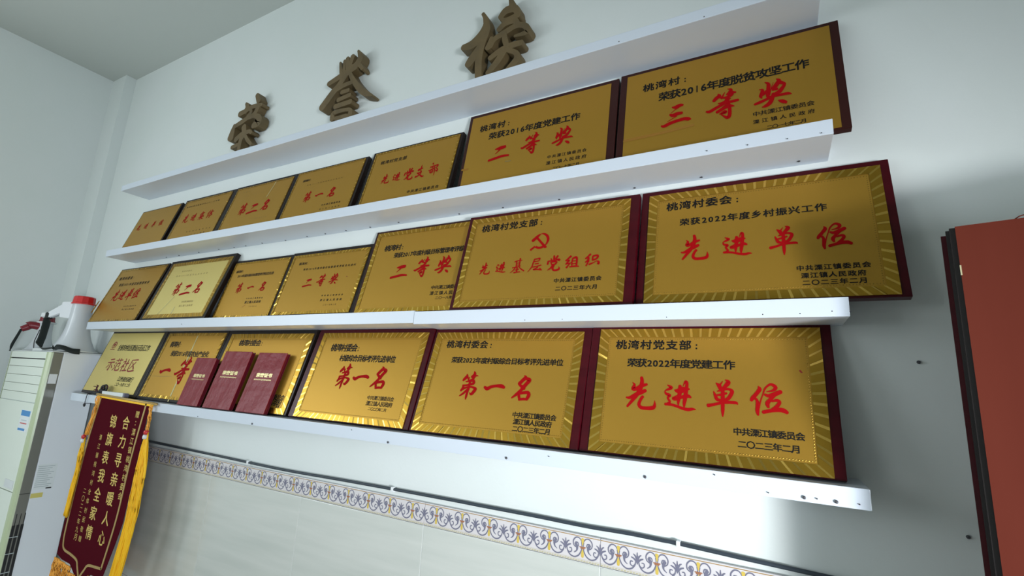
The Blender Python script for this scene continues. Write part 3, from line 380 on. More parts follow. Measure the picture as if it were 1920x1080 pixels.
# ---------------------------------------------------------------- bronze characters over the top shelf
WALLCH = {'荣':[[[-2.4037,3.0248,0.0269],[-2.3794,2.9836,0.0334]],[[-2.492,2.9954,0.0169],[-2.4747,2.9734,0.0349],[-2.4842,2.9446,0.0336]],[[-2.5352,2.9416,0.0346],[-2.4853,2.9488,0.0296],[-2.4203,2.9596,0.0268],[-2.3468,2.9523,0.0202]],[[-2.4543,2.9604,0.0164],[-2.4297,2.9311,0.0248],[-2.4571,2.9071,0.0254]],[[-2.3729,2.9475,0.0326],[-2.3919,2.9142,0.0313],[-2.4222,2.9025,0.0218]],[[-2.565,2.8804,0.0203],[-2.5727,2.8452,0.0404],[-2.5798,2.8081,0.0537]],[[-2.557,2.8727,0.0255],[-2.4969,2.8858,0.0303],[-2.4379,2.8987,0.0265],[-2.3691,2.8896,0.0308],[-2.3493,2.8548,0.0633],[-2.3886,2.8377,0.0325]],[[-2.5267,2.7851,0.0336],[-2.4758,2.8083,0.0295],[-2.4145,2.8098,0.0236],[-2.3953,2.7999,0.0205]],[[-2.4698,2.8488,0.0383],[-2.4577,2.8043,0.0377],[-2.478,2.7747,0.0325],[-2.4796,2.7186,0.0272],[-2.476,2.6954,0.023]],[[-2.55,2.7443,0.0226],[-2.4994,2.749,0.0224]],[[-2.4436,2.7937,0.0203],[-2.4115,2.7567,0.0229],[-2.3767,2.729,0.0179]]],'誉':[[[-1.7664,3.0265,0.0118],[-1.7515,2.97,0.0211]],[[-1.7366,3.0273,0.0179],[-1.7328,2.9764,0.0203]],[[-1.7183,3.0355,0.0218],[-1.7083,2.9769,0.0217]],[[-1.684,3.0347,0.0283],[-1.6976,2.9855,0.0254]],[[-1.651,3.0538,0.0118],[-1.6306,3.0158,0.0327],[-1.6409,2.9917,0.0396]],[[-1.6416,2.9958,0.0223],[-1.689,2.9633,0.0253]],[[-1.6918,2.9798,0.0209],[-1.6333,2.9737,0.0215],[-1.6103,2.9474,0.0174]],[[-1.8271,2.9282,0.0254],[-1.7737,2.9408,0.0302],[-1.7073,2.957,0.0345],[-1.6513,2.9675,0.0288]],[[-1.6985,2.9622,0.0351],[-1.7513,2.899,0.0351],[-1.7903,2.8666,0.0408],[-1.8503,2.8076,0.0413]],[[-1.6927,2.9565,0.0193],[-1.6599,2.9042,0.0257],[-1.6132,2.849,0.031],[-1.5702,2.811,0.0297],[-1.5261,2.788,0.0132]],[[-1.7625,2.8786,0.0244],[-1.7151,2.8889,0.0232],[-1.6672,2.8909,0.0219]],[[-1.7237,2.8544,0.0214],[-1.6801,2.8541,0.0212]],[[-1.7419,2.8187,0.0223],[-1.6657,2.8254,0.022]],[[-1.756,2.7877,0.0255],[-1.6548,2.7884,0.025]],[[-1.7624,2.728,0.0322],[-1.7598,2.7541,0.0256],[-1.7015,2.7549,0.02],[-1.6524,2.7464,0.0201],[-1.6485,2.7231,0.0323],[-1.6655,2.7123,0.0206]],[[-1.7393,2.7225,0.0205],[-1.6718,2.7213,0.0202]]],'榜':[[[-0.9585,2.998,0.0146],[-0.9422,2.9665,0.0218],[-0.9399,2.9353,0.0346],[-0.9576,2.8979,0.0469],[-1.0007,2.8722,0.0403],[-1.0433,2.8728,0.0257]],[[-0.9463,2.9748,0.0195],[-0.9351,2.9169,0.0325],[-0.9544,2.8569,0.0344],[-0.9631,2.7938,0.0322],[-0.9595,2.7276,0.0307],[-0.9579,2.7079,0.027]],[[-0.9484,2.8682,0.025],[-0.992,2.8094,0.0378],[-1.0109,2.7855,0.0337]],[[-0.8353,3.0203,0.0146],[-0.8232,2.9823,0.029]],[[-0.8736,2.9515,0.0251],[-0.8486,2.9721,0.0348],[-0.8092,2.9638,0.0302],[-0.7978,2.9334,0.0224]],[[-0.8734,2.9481,0.0136],[-0.8524,2.9288,0.0198],[-0.7945,2.9322,0.0253]],[[-0.8765,2.8963,0.0246],[-0.8514,2.9137,0.0268],[-0.8093,2.9116,0.0264],[-0.7951,2.8871,0.016]],[[-0.912,2.833,0.0243],[-0.8939,2.8597,0.0244],[-0.8488,2.8736,0.0268],[-0.8014,2.8861,0.0243],[-0.7629,2.8724,0.0238],[-0.7521,2.8432,0.023],[-0.8052,2.8424,0.0104]],[[-0.9078,2.8677,0.0194],[-0.9218,2.8297,0.0272]],[[-0.9081,2.7798,0.0234],[-0.8698,2.7966,0.0264],[-0.8188,2.8055,0.028],[-0.7747,2.8036,0.0233]],[[-0.8521,2.8747,0.0187],[-0.8467,2.8405,0.024],[-0.8347,2.8044,0.0202]],[[-0.838,2.8055,0.0272],[-0.8735,2.7562,0.0315],[-0.9134,2.7173,0.0238]],[[-0.8306,2.7903,0.0192],[-0.7944,2.766,0.0209],[-0.7897,2.7395,0.0285],[-0.8133,2.7157,0.0266],[-0.8433,2.6904,0.0229]]]}
wl = {'荣': 'small leftmost bronze brush character on the wall above the top shelf', '誉': 'middle bronze brush character with long spreading legs above the top shelf', '榜': 'rightmost and largest bronze brush character above the top shelf'}
for ch, sts in WALLCH.items():
    x0 = min(p[0] for a in sts for p in a)
    b = bmesh.new()
    for j, st in enumerate(sts): add_stroke(b, [(x - x0, z - 2.62, w_) for x, z, w_ in st], lambda x, z: (x, z), -.045 - j*.0003, -.004, k=4)
    bmesh.ops.recalc_face_normals(b, faces=b.faces)
    o = obj('wall_character', b, 'bronze'); o.location = (x0, 0, 2.62)
    tag(o, wl[ch], 'sign', 'bronze characters above the shelves')

# ---------------------------------------------------------------- award plaques
PLQ = {'A1': (-3.4434, 2.2133, 0.1, 0.2959, 0.4524, [0.01, 0.009, 0.4404, 0.2879], ('black_wood', 'gold', 0, 24, False), 'leftmost small black framed gold plaque on the upper plaque row, four red characters', 'award plaques in the upper plaque row', [['s', '桃湾村评为二〇一二年度', 0.0897, 0.2475, 0.3111, 0.2505], ['r', '先进单位', 0.0562, 0.1475, 0.3455, 0.1913], ['f', '中共溧江镇委员会', 0.2302, 0.0873, 0.3768, 0.0887], ['f', '溧江镇人民政府', 0.2315, 0.0594, 0.3781, 0.0606]], 0.02), 'A2': (-2.9542, 2.2133, 0.098, 0.3001, 0.4862, [0.0189, 0.0129, 0.4539, 0.2872], ('black_wood', 'gold', 0.007, 22, False), 'small gold plaque reading 先进集体, second from the left in the upper plaque row', 'award plaques in the upper plaque row', [['s', '桃湾村党支部被评为二〇一三年度', 0.0493, 0.2397, 0.3603, 0.2492], ['r', '先进集体', 0.0845, 0.1318, 0.3626, 0.1849], ['s', '中共溧江镇委员会', 0.1895, 0.0586, 0.4116, 0.0656], ['s', '二〇一四年', 0.2539, 0.0349, 0.3759, 0.0431]], 0.02), 'A3': (-2.4677, 2.2133, 0.098, 0.302, 0.4798, [0.0164, 0.0149, 0.4616, 0.2871], ('black_wood', 'gold', 0.006, 22, False), 'small gold plaque reading 第二名 with a film crease, in the upper plaque row', 'award plaques in the upper plaque row', [['f', '桃湾村:', 0.08, 0.2523, 0.1523, 0.2598], ['f', '荣获2014年度目标考评', 0.1207, 0.2265, 0.3025, 0.2309], ['r', '第二名', 0.1282, 0.1026, 0.3501, 0.1768], ['f', '中共溧江镇委员会', 0.2702, 0.0627, 0.3804, 0.0684]], 0.02), 'A4': (-1.9884, 2.2133, 0.097, 0.3017, 0.4675, [0.0158, 0.0092, 0.4519, 0.2925], ('black_wood', 'gold', 0.005, 24, False), 'small gold plaque reading 第一名, fourth from the left in the upper plaque row', 'award plaques in the upper plaque row', [['s', '桃湾村:', 0.0718, 0.231, 0.1294, 0.2448], ['s', '荣获2015年度村级目标管理考评', 0.1164, 0.2049, 0.3435, 0.2099], ['r', '第一名', 0.1358, 0.1035, 0.3281, 0.1645], ['s', '中共溧江镇委员会', 0.2773, 0.0652, 0.393, 0.0744], ['s', '溧江镇人民政府', 0.2754, 0.045, 0.3962, 0.051]], 0.02), 'A5': (-1.4913, 2.2133, 0.093, 0.3062, 0.4687, [0.016, 0.0098, 0.4567, 0.2964], ('black_wood', 'gold', 0.006, 24, False), 'small gold plaque reading 先进党支部, in the upper plaque row', 'award plaques in the upper plaque row', [['s', '桃湾村党支部', 0.0642, 0.2289, 0.2037, 0.2469], ['r', '先进党支部', 0.1018, 0.1206, 0.3872, 0.1662], ['s', '中共溧江镇委员会', 0.2643, 0.0483, 0.4164, 0.0621]], 0.02), 'A6': (-0.9948, 2.2133, 0.08, 0.3581, 0.5849, [0.0143, 0.0143, 0.5592, 0.3438], ('brown_wood', 'gold', 0, 24, False), 'large brown framed gold plaque reading 二等奖 for 2016, in the upper plaque row', 'award plaques in the upper plaque row', [['k', '桃湾村:', 0.0583, 0.2688, 0.1902, 0.2959], ['k', '荣获2016年度党建工作', 0.1041, 0.2244, 0.4576, 0.2533], ['r', '二等奖', 0.1204, 0.1251, 0.4398, 0.1995], ['s', '中共溧江镇委员会', 0.356, 0.088, 0.4929, 0.1003], ['s', '溧江镇人民政府', 0.3543, 0.063, 0.4942, 0.0767], ['s', '二〇一七年二月', 0.3807, 0.0388, 0.4734, 0.0514]], 0.02), 'A7': (-0.4032, 2.2133, 0.085, 0.3638, 0.5952, [0.0225, 0.009, 0.574, 0.3508], ('brown_wood', 'gold', 0, 24, False), 'large gold plaque reading 三等奖, overhanging the right end of the upper plaque row', 'award plaques in the upper plaque row', [['k', '桃湾村:', 0.0766, 0.2712, 0.2119, 0.2955], ['k', '荣获2016年度脱贫攻坚工作', 0.126, 0.2199, 0.5188, 0.252], ['s', '中共溧江镇委员会', 0.3804, 0.0922, 0.5221, 0.1073], ['s', '溧江镇人民政府', 0.3803, 0.0671, 0.5213, 0.08], ['s', '二〇一七年二月', 0.412, 0.0422, 0.502, 0.0544], ['r', '三等奖', 0.1359, 0.1053, 0.473, 0.1949]], 0.02), 'B1': (-3.5552, 1.7818, 0.134, 0.3703, 0.559, [0.01, 0.009, 0.547, 0.3613], ('black_wood', 'gold', 0.01, 24, False), 'gold plaque reading 先进单位 overhanging the left end of the middle plaque row', 'award plaques in the middle plaque row', [['s', '桃湾村委会:', 0.0581, 0.2858, 0.2377, 0.3078], ['s', '荣获2021年度目标管理考评', 0.1053, 0.2407, 0.4498, 0.26], ['r', '先进单位', 0.1199, 0.1408, 0.4163, 0.2127], ['s', '中共溧江镇委员会', 0.3301, 0.0962, 0.4648, 0.1041], ['s', '溧江镇人民政府', 0.3317, 0.0752, 0.4626, 0.0843]], 0.02), 'B2': (-2.9754, 1.7818, 0.129, 0.3732, 0.6072, [0.032, 0.0182, 0.5875, 0.355], ('black_wood', 'gold_pale', 0.02, 22, False), 'film covered gold plaque reading 第二名, standing tallest at left of the middle plaque row', 'award plaques in the middle plaque row', [['f', '桃湾村委会:', 0.1687, 0.2922, 0.2759, 0.3006], ['f', '荣获2015年度综合目标考评', 0.137, 0.2637, 0.4264, 0.2727], ['r', '第二名', 0.1951, 0.1437, 0.4352, 0.2232], ['f', '中共溧江镇委员会', 0.3322, 0.0999, 0.4358, 0.1099], ['f', '溧江镇人民政府', 0.3288, 0.0764, 0.4478, 0.0871]], 0.02), 'B3': (-2.3645, 1.7818, 0.098, 0.3209, 0.4369, [0.01, 0.0138, 0.4249, 0.307], ('black_wood', 'gold', 0.008, 24, False), 'small black framed gold plaque reading 第一名 on the middle plaque row', 'award plaques in the middle plaque row', [['s', '桃湾村:', 0.043, 0.25, 0.1022, 0.2642], ['s', '2014年度村级目标管理考评综合先进', 0.0676, 0.2238, 0.3428, 0.2389], ['r', '第一名', 0.1079, 0.1353, 0.317, 0.1922], ['s', '中共溧江镇委员会', 0.2159, 0.1016, 0.3353, 0.1091], ['s', '溧江镇人民政府', 0.216, 0.0799, 0.3326, 0.0925], ['s', '二〇一五年二月', 0.2608, 0.062, 0.3163, 0.0667]], 0.02), 'B4': (-1.9268, 1.7818, 0.104, 0.3259, 0.5036, [0.0129, 0.016, 0.4847, 0.3099], ('black_wood', 'gold', 0.012, 24, False), 'small gold plaque reading 二等奖, fourth from the left on the middle plaque row', 'award plaques in the middle plaque row', [['s', '桃湾村:', 0.0685, 0.2567, 0.1319, 0.2704], ['s', '荣获2016年度村级目标管理考评综合先进村', 0.1134, 0.2269, 0.4316, 0.2371], ['r', '二等奖', 0.1499, 0.1426, 0.3565, 0.1928], ['s', '中共溧江镇委员会', 0.2953, 0.0923, 0.4185, 0.0997], ['s', '溧江镇人民政府', 0.2966, 0.0704, 0.4206, 0.0798], ['s', '二〇一七年二月', 0.3248, 0.0502, 0.3988, 0.056]], 0.02), 'B5': (-1.4199, 1.7818, 0.108, 0.3717, 0.6, [0.0136, 0.0102, 0.588, 0.3615], ('brown_wood', 'gold', 0.016, 24, False), 'gold plaque reading 二等奖 for 2017, partly covered by the emblem plaque', 'award plaques in the middle plaque row', [['k', '桃湾村:', 0.0735, 0.2728, 0.1745, 0.2995], ['k', '荣获2017年度村级目标管理考评综合', 0.1341, 0.2385, 0.4824, 0.261], ['r', '二等奖', 0.1479, 0.1473, 0.4228, 0.2182], ['s', '中共溧江镇委员会', 0.3569, 0.0918, 0.4882, 0.1066], ['s', '溧江镇人民政府', 0.358, 0.0694, 0.4967, 0.0836], ['s', '二〇一八年二月', 0.3873, 0.0521, 0.4871, 0.0632]], 0.02), 'B6': (-0.9449, 1.7818, 0.1325, 0.3691, 0.6092, [0.0153, 0.0135, 0.583, 0.3556], ('red_wood', 'gold', 0.018, 22, True), 'red framed gold plaque with hammer and sickle emblem on the middle plaque row', 'award plaques in the middle plaque row', [['k', '桃湾村党支部:', 0.0641, 0.2971, 0.3015, 0.3178], ['r', '先进基层党组织', 0.0903, 0.1283, 0.5022, 0.1707], ['k', '中共溧江镇委员会', 0.3673, 0.0829, 0.515, 0.0967], ['k', '二〇二三年六月', 0.3759, 0.0558, 0.5058, 0.0698]], 0.0425), 'B7': (-0.3338, 1.7818, 0.108, 0.3774, 0.5997, [0.0226, 0.0108, 0.5813, 0.361], ('red_wood', 'gold', 0.022, 22, True), 'red framed plaque reading 先进单位, right end of the middle plaque row', 'award plaques in the middle plaque row', [['k', '桃湾村委会:', 0.0751, 0.3006, 0.2708, 0.3219], ['k', '荣获2022年度乡村振兴工作', 0.1129, 0.2471, 0.4619, 0.2664], ['r', '先进单位', 0.1182, 0.1311, 0.5033, 0.2051], ['k', '中共溧江镇委员会', 0.3879, 0.0823, 0.5338, 0.0946], ['k', '溧江镇人民政府', 0.3967, 0.0618, 0.5233, 0.0743], ['k', '二〇二三年二月', 0.3982, 0.0437, 0.5241, 0.0542]], 0.02), 'C1': (-3.4756, 1.3859, 0.118, 0.3803, 0.6078, [0.01, 0.0199, 0.5749, 0.3604], ('black_wood', 'gold_pale', 0, 24, False), 'plain pale gold plaque reading 示范社区, far left of the bottom plaque row', 'award plaques in the bottom plaque row', [['s', '全省农村社区建设示范点工作', 0.1609, 0.2545, 0.5044, 0.2894], ['d', '示范社区', 0.1376, 0.1348, 0.4539, 0.2102], ['s', '江西省民政厅', 0.3384, 0.0817, 0.5023, 0.1082], ['s', '二〇一九年十二月', 0.3377, 0.0562, 0.4965, 0.075]], 0.02), 'C2': (-2.8627, 1.3859, 0.118, 0.376, 0.5433, [0.0223, 0.0183, 0.5313, 0.3577], ('black_wood', 'gold', 0.014, 20, False), 'gold plaque reading 一等 beside the left red folder on the bottom plaque row', 'award plaques in the bottom plaque row', [['k', '桃湾村:', 0.0809, 0.2799, 0.1851, 0.3115], ['k', '荣获2016年度农业产业化', 0.1276, 0.2318, 0.4604, 0.2606], ['r', '一等奖', 0.1062, 0.0957, 0.5048, 0.2123]], 0.02), 'C3': (-2.3155, 1.3859, 0.122, 0.3743, 0.6178, [0.032, 0.009, 0.6058, 0.3524], ('black_wood', 'gold', 0.022, 20, True), 'gold plaque mostly hidden behind two red folders on the bottom plaque row', 'award plaques in the bottom plaque row', [['k', '桃湾村委会:', 0.1188, 0.2925, 0.2946, 0.3225], ['k', '中共溧江镇委员会', 0.3985, 0.0638, 0.5735, 0.0846], ['k', '溧江镇人民政府', 0.401, 0.0429, 0.568, 0.0656], ['k', '二〇二二年二月', 0.4034, 0.0236, 0.5651, 0.0456]], 0.02), 'C4': (-1.6801, 1.3859, 0.125, 0.3715, 0.6027, [0.032, 0.009, 0.5801, 0.3547], ('red_wood', 'gold', 0.02, 22, True), 'red framed plaque reading 第一名 right of the red folders, brightest at its corner', 'award plaques in the bottom plaque row', [['k', '桃湾村委会:', 0.105, 0.2758, 0.265, 0.3068], ['k', '村级综合目标考评先进单位', 0.1733, 0.2351, 0.4588, 0.2618], ['r', '第一名', 0.2003, 0.1259, 0.4372, 0.2228], ['s', '中共溧江镇委员会', 0.3818, 0.0949, 0.5067, 0.1098], ['s', '溧江镇人民政府', 0.3849, 0.0739, 0.5066, 0.0905], ['s', '二〇二〇年二月', 0.4027, 0.0574, 0.4873, 0.0688]], 0.02), 'C5': (-1.0717, 1.3859, 0.128, 0.3692, 0.5878, [0.0109, 0.009, 0.5634, 0.3549], ('red_wood', 'gold', 0.023, 24, True), 'red framed plaque reading 第一名 and 2022, second from right on the bottom plaque row', 'award plaques in the bottom plaque row', [['k', '桃湾村委会:', 0.0649, 0.2967, 0.2527, 0.3234], ['k', '荣获2022年度村级综合目标考评先进单位', 0.1015, 0.243, 0.5089, 0.2638], ['r', '第一名', 0.1666, 0.1211, 0.414, 0.2119], ['k', '中共溧江镇委员会', 0.372, 0.078, 0.5128, 0.0947], ['k', '溧江镇人民政府', 0.3791, 0.0581, 0.5022, 0.0749], ['k', '二〇二三年二月', 0.3801, 0.0376, 0.5016, 0.0541]], 0.02), 'C6': (-0.4827, 1.3859, 0.122, 0.3745, 0.602, [0.0268, 0.009, 0.5796, 0.3591], ('red_wood', 'gold', 0.025, 22, True), 'rightmost red framed plaque on the bottom plaque row, reading 先进单位', 'award plaques in the bottom plaque row', [['k', '桃湾村党支部:', 0.0783, 0.2972, 0.3057, 0.3241], ['k', '荣获2022年度党建工作', 0.1151, 0.2454, 0.3886, 0.2692], ['r', '先进单位', 0.1191, 0.1267, 0.4985, 0.2105], ['k', '中共溧江镇委员会', 0.3836, 0.0823, 0.5303, 0.0998], ['k', '二〇二三年二月', 0.3933, 0.0535, 0.52, 0.0707]], 0.02)}
T = .020
def foil_band(b, w, h, bw, rg, amp, n_u, y):
    """embossed foil border: slanted facets fanning out from the centre, each at its own tilt"""
    def side(P, Q, Pi, Qi, n):
        for i in range(n):
            for k, (s0, s1) in enumerate(((0, .74), (.74, 1))):
                a, c = (i + s0) / n, (i + s1) / n
                lerp = lambda A, B, t: (A[0] + (B[0]-A[0])*t, A[1] + (B[1]-A[1])*t)
                o0, o1, i0, i1 = lerp(P, Q, a), lerp(P, Q, c), lerp(Pi, Qi, a), lerp(Pi, Qi, c)
                h0, h1 = (rg.uniform(-amp, amp), rg.uniform(-amp, amp)) if k == 0 else (rg.uniform(-amp, amp)*2.6, rg.uniform(-amp, amp)*2.6)
                quad(b, [(o0[0], y-amp*2+h0*.6, o0[1]), (o1[0], y-amp*2+h1*.6, o1[1]), (i1[0], y-amp*2+h1*.6, i1[1]), (i0[0], y-amp*2+h0*.6, i0[1])], 0 if k else 1)
    ins = bw
    A, B, C, D_ = (0, 0), (w, 0), (w, h), (0, h)
    a, b_, c, d_ = (ins*1.1, ins), (w-ins*1.1, ins), (w-ins*1.1, h-ins), (ins*1.1, h-ins)
    n_v = max(6, int(n_u * h / w))
    side(A, B, a, b_, n_u); side(B, C, b_, c, n_v); side(C, D_, c, d_, n_u); side(D_, A, d_, a, n_v)
def plaque(key, rec):
    x, z, yb, L, w, (g0, h0, g1, h1), style, label, group, lines, tt = rec
    al = math.asin((yb - tt) / L)
    p = empty('award_plaque', (x, -yb, z), (-al, 0, 0))
    tag(p, label, 'plaque', group)
    rg = random.Random(key)
    wood, gold, band, nfac, beads = style
    lift = T * math.tan(al) + .0008
    b = bmesh.new(); box(b, 0, w, 0, T, lift, L, bev=.002); obj('backboard', b, wood, p)
    gw, gh = g1 - g0, h1 - h0
    gp = empty('gold_plate', (g0, -.0015, h0), parent=p)
    b = bmesh.new(); box(b, 0, gw, 0, .0014, 0, gh); pl = obj('gold_plate', b, gold, p); pl.location = (g0, -.0015, h0)
    bpy.data.objects.remove(gp)
    if band:
        b = bmesh.new(); foil_band(b, gw, gh, band, rg, .0005, nfac, -.0004); obj('foil_border', b, ['foil', 'dull_foil'], pl)
    if beads:
        b = bmesh.new(); i0 = band + .006; st = .0062
        def dot(u, v, s=.0017):
            vs = [b.verts.new((u+s, -.0003, v)), b.verts.new((u, -.0003, v+s)), b.verts.new((u-s, -.0003, v)), b.verts.new((u, -.0003, v-s))]; t_ = b.verts.new((u, -.0009, v))
            for i in range(4): b.faces.new((vs[i], vs[(i+1) % 4], t_))
        u0, u1, v0, v1 = band*1.1+.005, gw-band*1.1-.005, i0, gh-i0
        n = int((u1-u0)/st)
        for i in range(n+1): u = u0+(u1-u0)*i/n; dot(u, v0); dot(u, v1)
        n = int((v1-v0)/st)
        for i in range(1, n): v = v0+(v1-v0)*i/n; dot(u0, v); dot(u1, v)
        o = obj('beading', b, 'bead_gold', pl); o['kind'] = 'stuff'
    for kind, s, u0, v0, u1, v1 in lines:
        if kind in 'rd': add_brush(s, u0, v0, u1, v1, -.0022, {'r': 'red_ink', 'd': 'dark_red_ink'}[kind], p); continue
        b = bmesh.new()
        add_line(b, s, u0, v0, u1, v1, -.0021, {'k': .0225, 's': .012, 'f': .0}[kind])
        obj('lettering', b, {'r': 'red_ink', 'd': 'dark_red_ink', 'k': 'black_ink', 's': 'black_ink', 'f': 'grey_ink'}[kind], p)
    return p
P = {}
for key, rec in PLQ.items(): P[key] = plaque(key, rec)
# hammer and sickle on the seven-character plaque
ex0, ev0, ex1, ev1 = [0.2647, 0.2053, 0.3295, 0.2674]
b = bmesh.new(); cx, cz, s = (ex0+ex1)/2, (ev0+ev1)/2, (ev1-ev0)/2
f = lambda x, z: (cx + x*s*1.02, cz + z*s)
arc = [(.98*math.cos(R(a))*1.0, .98*math.sin(R(a))) for a in range(100, -150, -12)]
st = [(.10+(.80)*math.cos(R(a)), .06+(.84)*math.sin(R(a)), .05+.24*math.sin(math.pi*min(1, (98-a)/150.))**.8 if a > -52 else .28-.0006*(-52-a)) for a in range(98, -128, -10)]
add_stroke(b, st, f, -.0022, k=3)
add_stroke(b, [(-.50, -.62, .22), (-.72, -.80, .20), (-.86, -.92, .26)], f, -.00222)
add_stroke(b, [(-.42, .52, .24), (.20, -.18, .24), (.74, -.78, .28)], f, -.00224)
add_stroke(b, [(-.80, .16, .34), (-.48, .46, .36), (-.30, .66, .30), (-.08, .84, .16)], f, -.00226)
obj('emblem', b, 'red_ink', P['B6'])
# small red badge on the community plaque
ex0, ev0, ex1, ev1 = [0.0739, 0.2582, 0.1259, 0.3062]
b = bmesh.new(); cx, cz, sx, sz = (ex0+ex1)/2, (ev0+ev1)/2, (ex1-ex0)/2, (ev1-ev0)/2
f = lambda x, z: (cx + x*sx, cz + z*sz)
for j, st in enumerate(([(-.8, 0, .2), (-.5, .7, .25), (.1, .95, .25), (.7, .6, .25), (.85, 0, .2), (.5, -.45, .2)], [(-.8, 0, .2), (-.6, -.45, .2), (-.2, -.55, .2)], [(-.5, .2, .2), (0, .5, .25), (.5, .2, .2)], [(-.3, .0, .2), (.35, .0, .2)], [(0, .45, .2), (0, -.5, .25)], [(-.9, -.9, .16), (.9, -.9, .16)])):
    add_stroke(b, st, f, -.0021 - j*1e-5)
obj('emblem', b, 'dark_red_ink', P['C1'])
# old tape marks, film creases and scratches
def mark(key, rect, m, name='tape_mark'):
    u0, v0, u1, v1, th = rect
    b = bmesh.new(); add_stroke(b, [(u0, v0, th), ((u0+u1)/2, (v0+v1)/2 - th*.2, th), (u1, v1, th*.8)], lambda x, z: (x, z), -.0020); obj(name, b, m, P[key])
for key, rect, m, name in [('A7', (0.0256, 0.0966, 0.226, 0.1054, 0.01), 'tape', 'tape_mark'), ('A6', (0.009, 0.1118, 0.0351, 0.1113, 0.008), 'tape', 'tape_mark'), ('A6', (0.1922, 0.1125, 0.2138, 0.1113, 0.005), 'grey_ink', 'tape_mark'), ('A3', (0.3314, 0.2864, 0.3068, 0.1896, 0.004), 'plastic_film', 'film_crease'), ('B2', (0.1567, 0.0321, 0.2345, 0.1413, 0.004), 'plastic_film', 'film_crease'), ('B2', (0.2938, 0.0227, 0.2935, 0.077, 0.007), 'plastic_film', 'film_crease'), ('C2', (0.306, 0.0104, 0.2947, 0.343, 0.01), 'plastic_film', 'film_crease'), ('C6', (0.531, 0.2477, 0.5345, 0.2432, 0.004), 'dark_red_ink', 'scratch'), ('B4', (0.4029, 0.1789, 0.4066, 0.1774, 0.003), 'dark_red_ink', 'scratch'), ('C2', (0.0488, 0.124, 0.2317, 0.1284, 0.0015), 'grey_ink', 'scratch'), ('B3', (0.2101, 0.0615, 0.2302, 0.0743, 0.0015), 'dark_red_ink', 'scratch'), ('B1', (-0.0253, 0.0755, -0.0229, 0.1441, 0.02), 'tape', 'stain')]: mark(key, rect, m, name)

# ---------------------------------------------------------------- red certificate folders on the lowest shelf
for i, (x, z, yb, yt, w, L, t, lab) in enumerate([(-2.419, 1.3859, 0.1505, 0.096, 0.1607, 0.2272, 0.017, 'leftmost of the three crimson certificate folders, propped on the plaque reading 一等'), (-2.2162, 1.3859, 0.1505, 0.084, 0.195, 0.2625, 0.017, 'middle crimson certificate folder of three on the lowest shelf'), (-1.9767, 1.3859, 0.1505, 0.08, 0.1847, 0.2613, 0.017, 'rightmost crimson certificate folder, standing before the half hidden plaque')]):
    al = math.asin((yb - yt) / L)
    p = empty('certificate_folder', (x, -yb, z), (-al, 0, 0)); tag(p, lab, 'folder', 'red certificate folders on the lowest shelf')
    lift = t * math.tan(al) + .0008
    mbox('front_cover', (0, w, 0, .0028, lift, L), 'book', p, bev=.0012)
    mbox('back_cover', (0, w, t-.0028, t, lift, L), 'book_edge', p, bev=.0012)
    mbox('spine', (-.0015, .002, .0005, t-.0005, lift, L), 'book', p, bev=.0008)
    mbox('pages', (.003, w-.004, .0029, t-.0029, lift+.004, L-.004), 'book_edge', p)
    b = bmesh.new(); add_text(b, '荣誉证书', w*.22, L*.585, w*.78, L*.655, -.0003, .05); obj('lettering', b, 'book_gold', p)
    b = bmesh.new(); add_text(b, 'RONGYUZHENGSHU', w*.20, L*.535, w*.80, L*.556, -.0003, .02); obj('lettering', b, 'book_gold', p)

# ---------------------------------------------------------------- small things on the left end of the lowest shelf
X, Z4 = ((-3.115, -2.896), 1.3859)
p = empty('charger_box', (X[0], -.150, Z4)); tag(p, 'small flat white box lying in front of the pale gold plaque above the banner', 'box')
mbox('case', (0, X[1]-X[0], -.012, .012, 0, .028), 'white_plastic', p, bev=.002)
mbox('end_cap', (X[1]-X[0], X[1]-X[0]+.014, -.011, .011, .001, .027), 'motif_grey', p, bev=.002)
p = empty('cord_tangle', (X[0]-.05, -.135, Z4)); tag(p, 'dark tangled cord with a bow left of the small white box', 'cord')
b = bmesh.new(); rg = random.Random(4)
tube(b, [(-.17, 0, .006), (-.12, .005, .012), (-.07, -.004, .010), (-.02, .004, .022), (.0, 0, .045), (-.03, .003, .050), (-.035, 0, .02), (.01, -.005, .012), (.03, 0, .008)], .0055, 7)
tube(b, [(-.05, 0, .02), (-.02, .008, .055), (.015, .005, .05), (.02, 0, .03), (-.01, -.004, .02), (-.06, 0, .012), (-.1, .006, .03)], .0045, 7)
tube(b, [(-.03, .003, .008), (-.02, -.006, .026), (.01, .002, .02), (.0, -.002, .008)], .010, 7)
obj('cord', b, 'cord_black', p, True)
b = bmesh.new(); 
for k in range(9):
    a = rg.uniform(0, 6.28); x0 = rg.uniform(-.11, .03)
    tube(b, [(x0, 0, .02), (x0+.02*math.cos(a), .004, .035+.012*math.sin(a)), (x0+.045*math.cos(a), 0, .03+.024*math.sin(a))], .0022, 5)
obj('loose_threads', b, 'leaf_red', p, True)
p = empty('shelf_string', (X[0]-.165, -D, Z4)); tag(p, 'thin black string knotted round the left end of the lowest shelf', 'string')
b = bmesh.new(); tube(b, [(.012, .01, .003), (.006, -.006, .002), (.0, -.007, -.02), (-.004, -.006, -.045), (0, 0, -.046), (.002, .02, -.046)], .0018, 6)
obj('loop', b, 'cord_black', p, True)
b = bmesh.new(); tube(b, [(-.004, -.006, -.046), (-.006, -.008, -.054), (.002, -.008, -.060), (-.002, -.006, -.048)], .004, 6); obj('knot', b, 'cord_black', p, True)

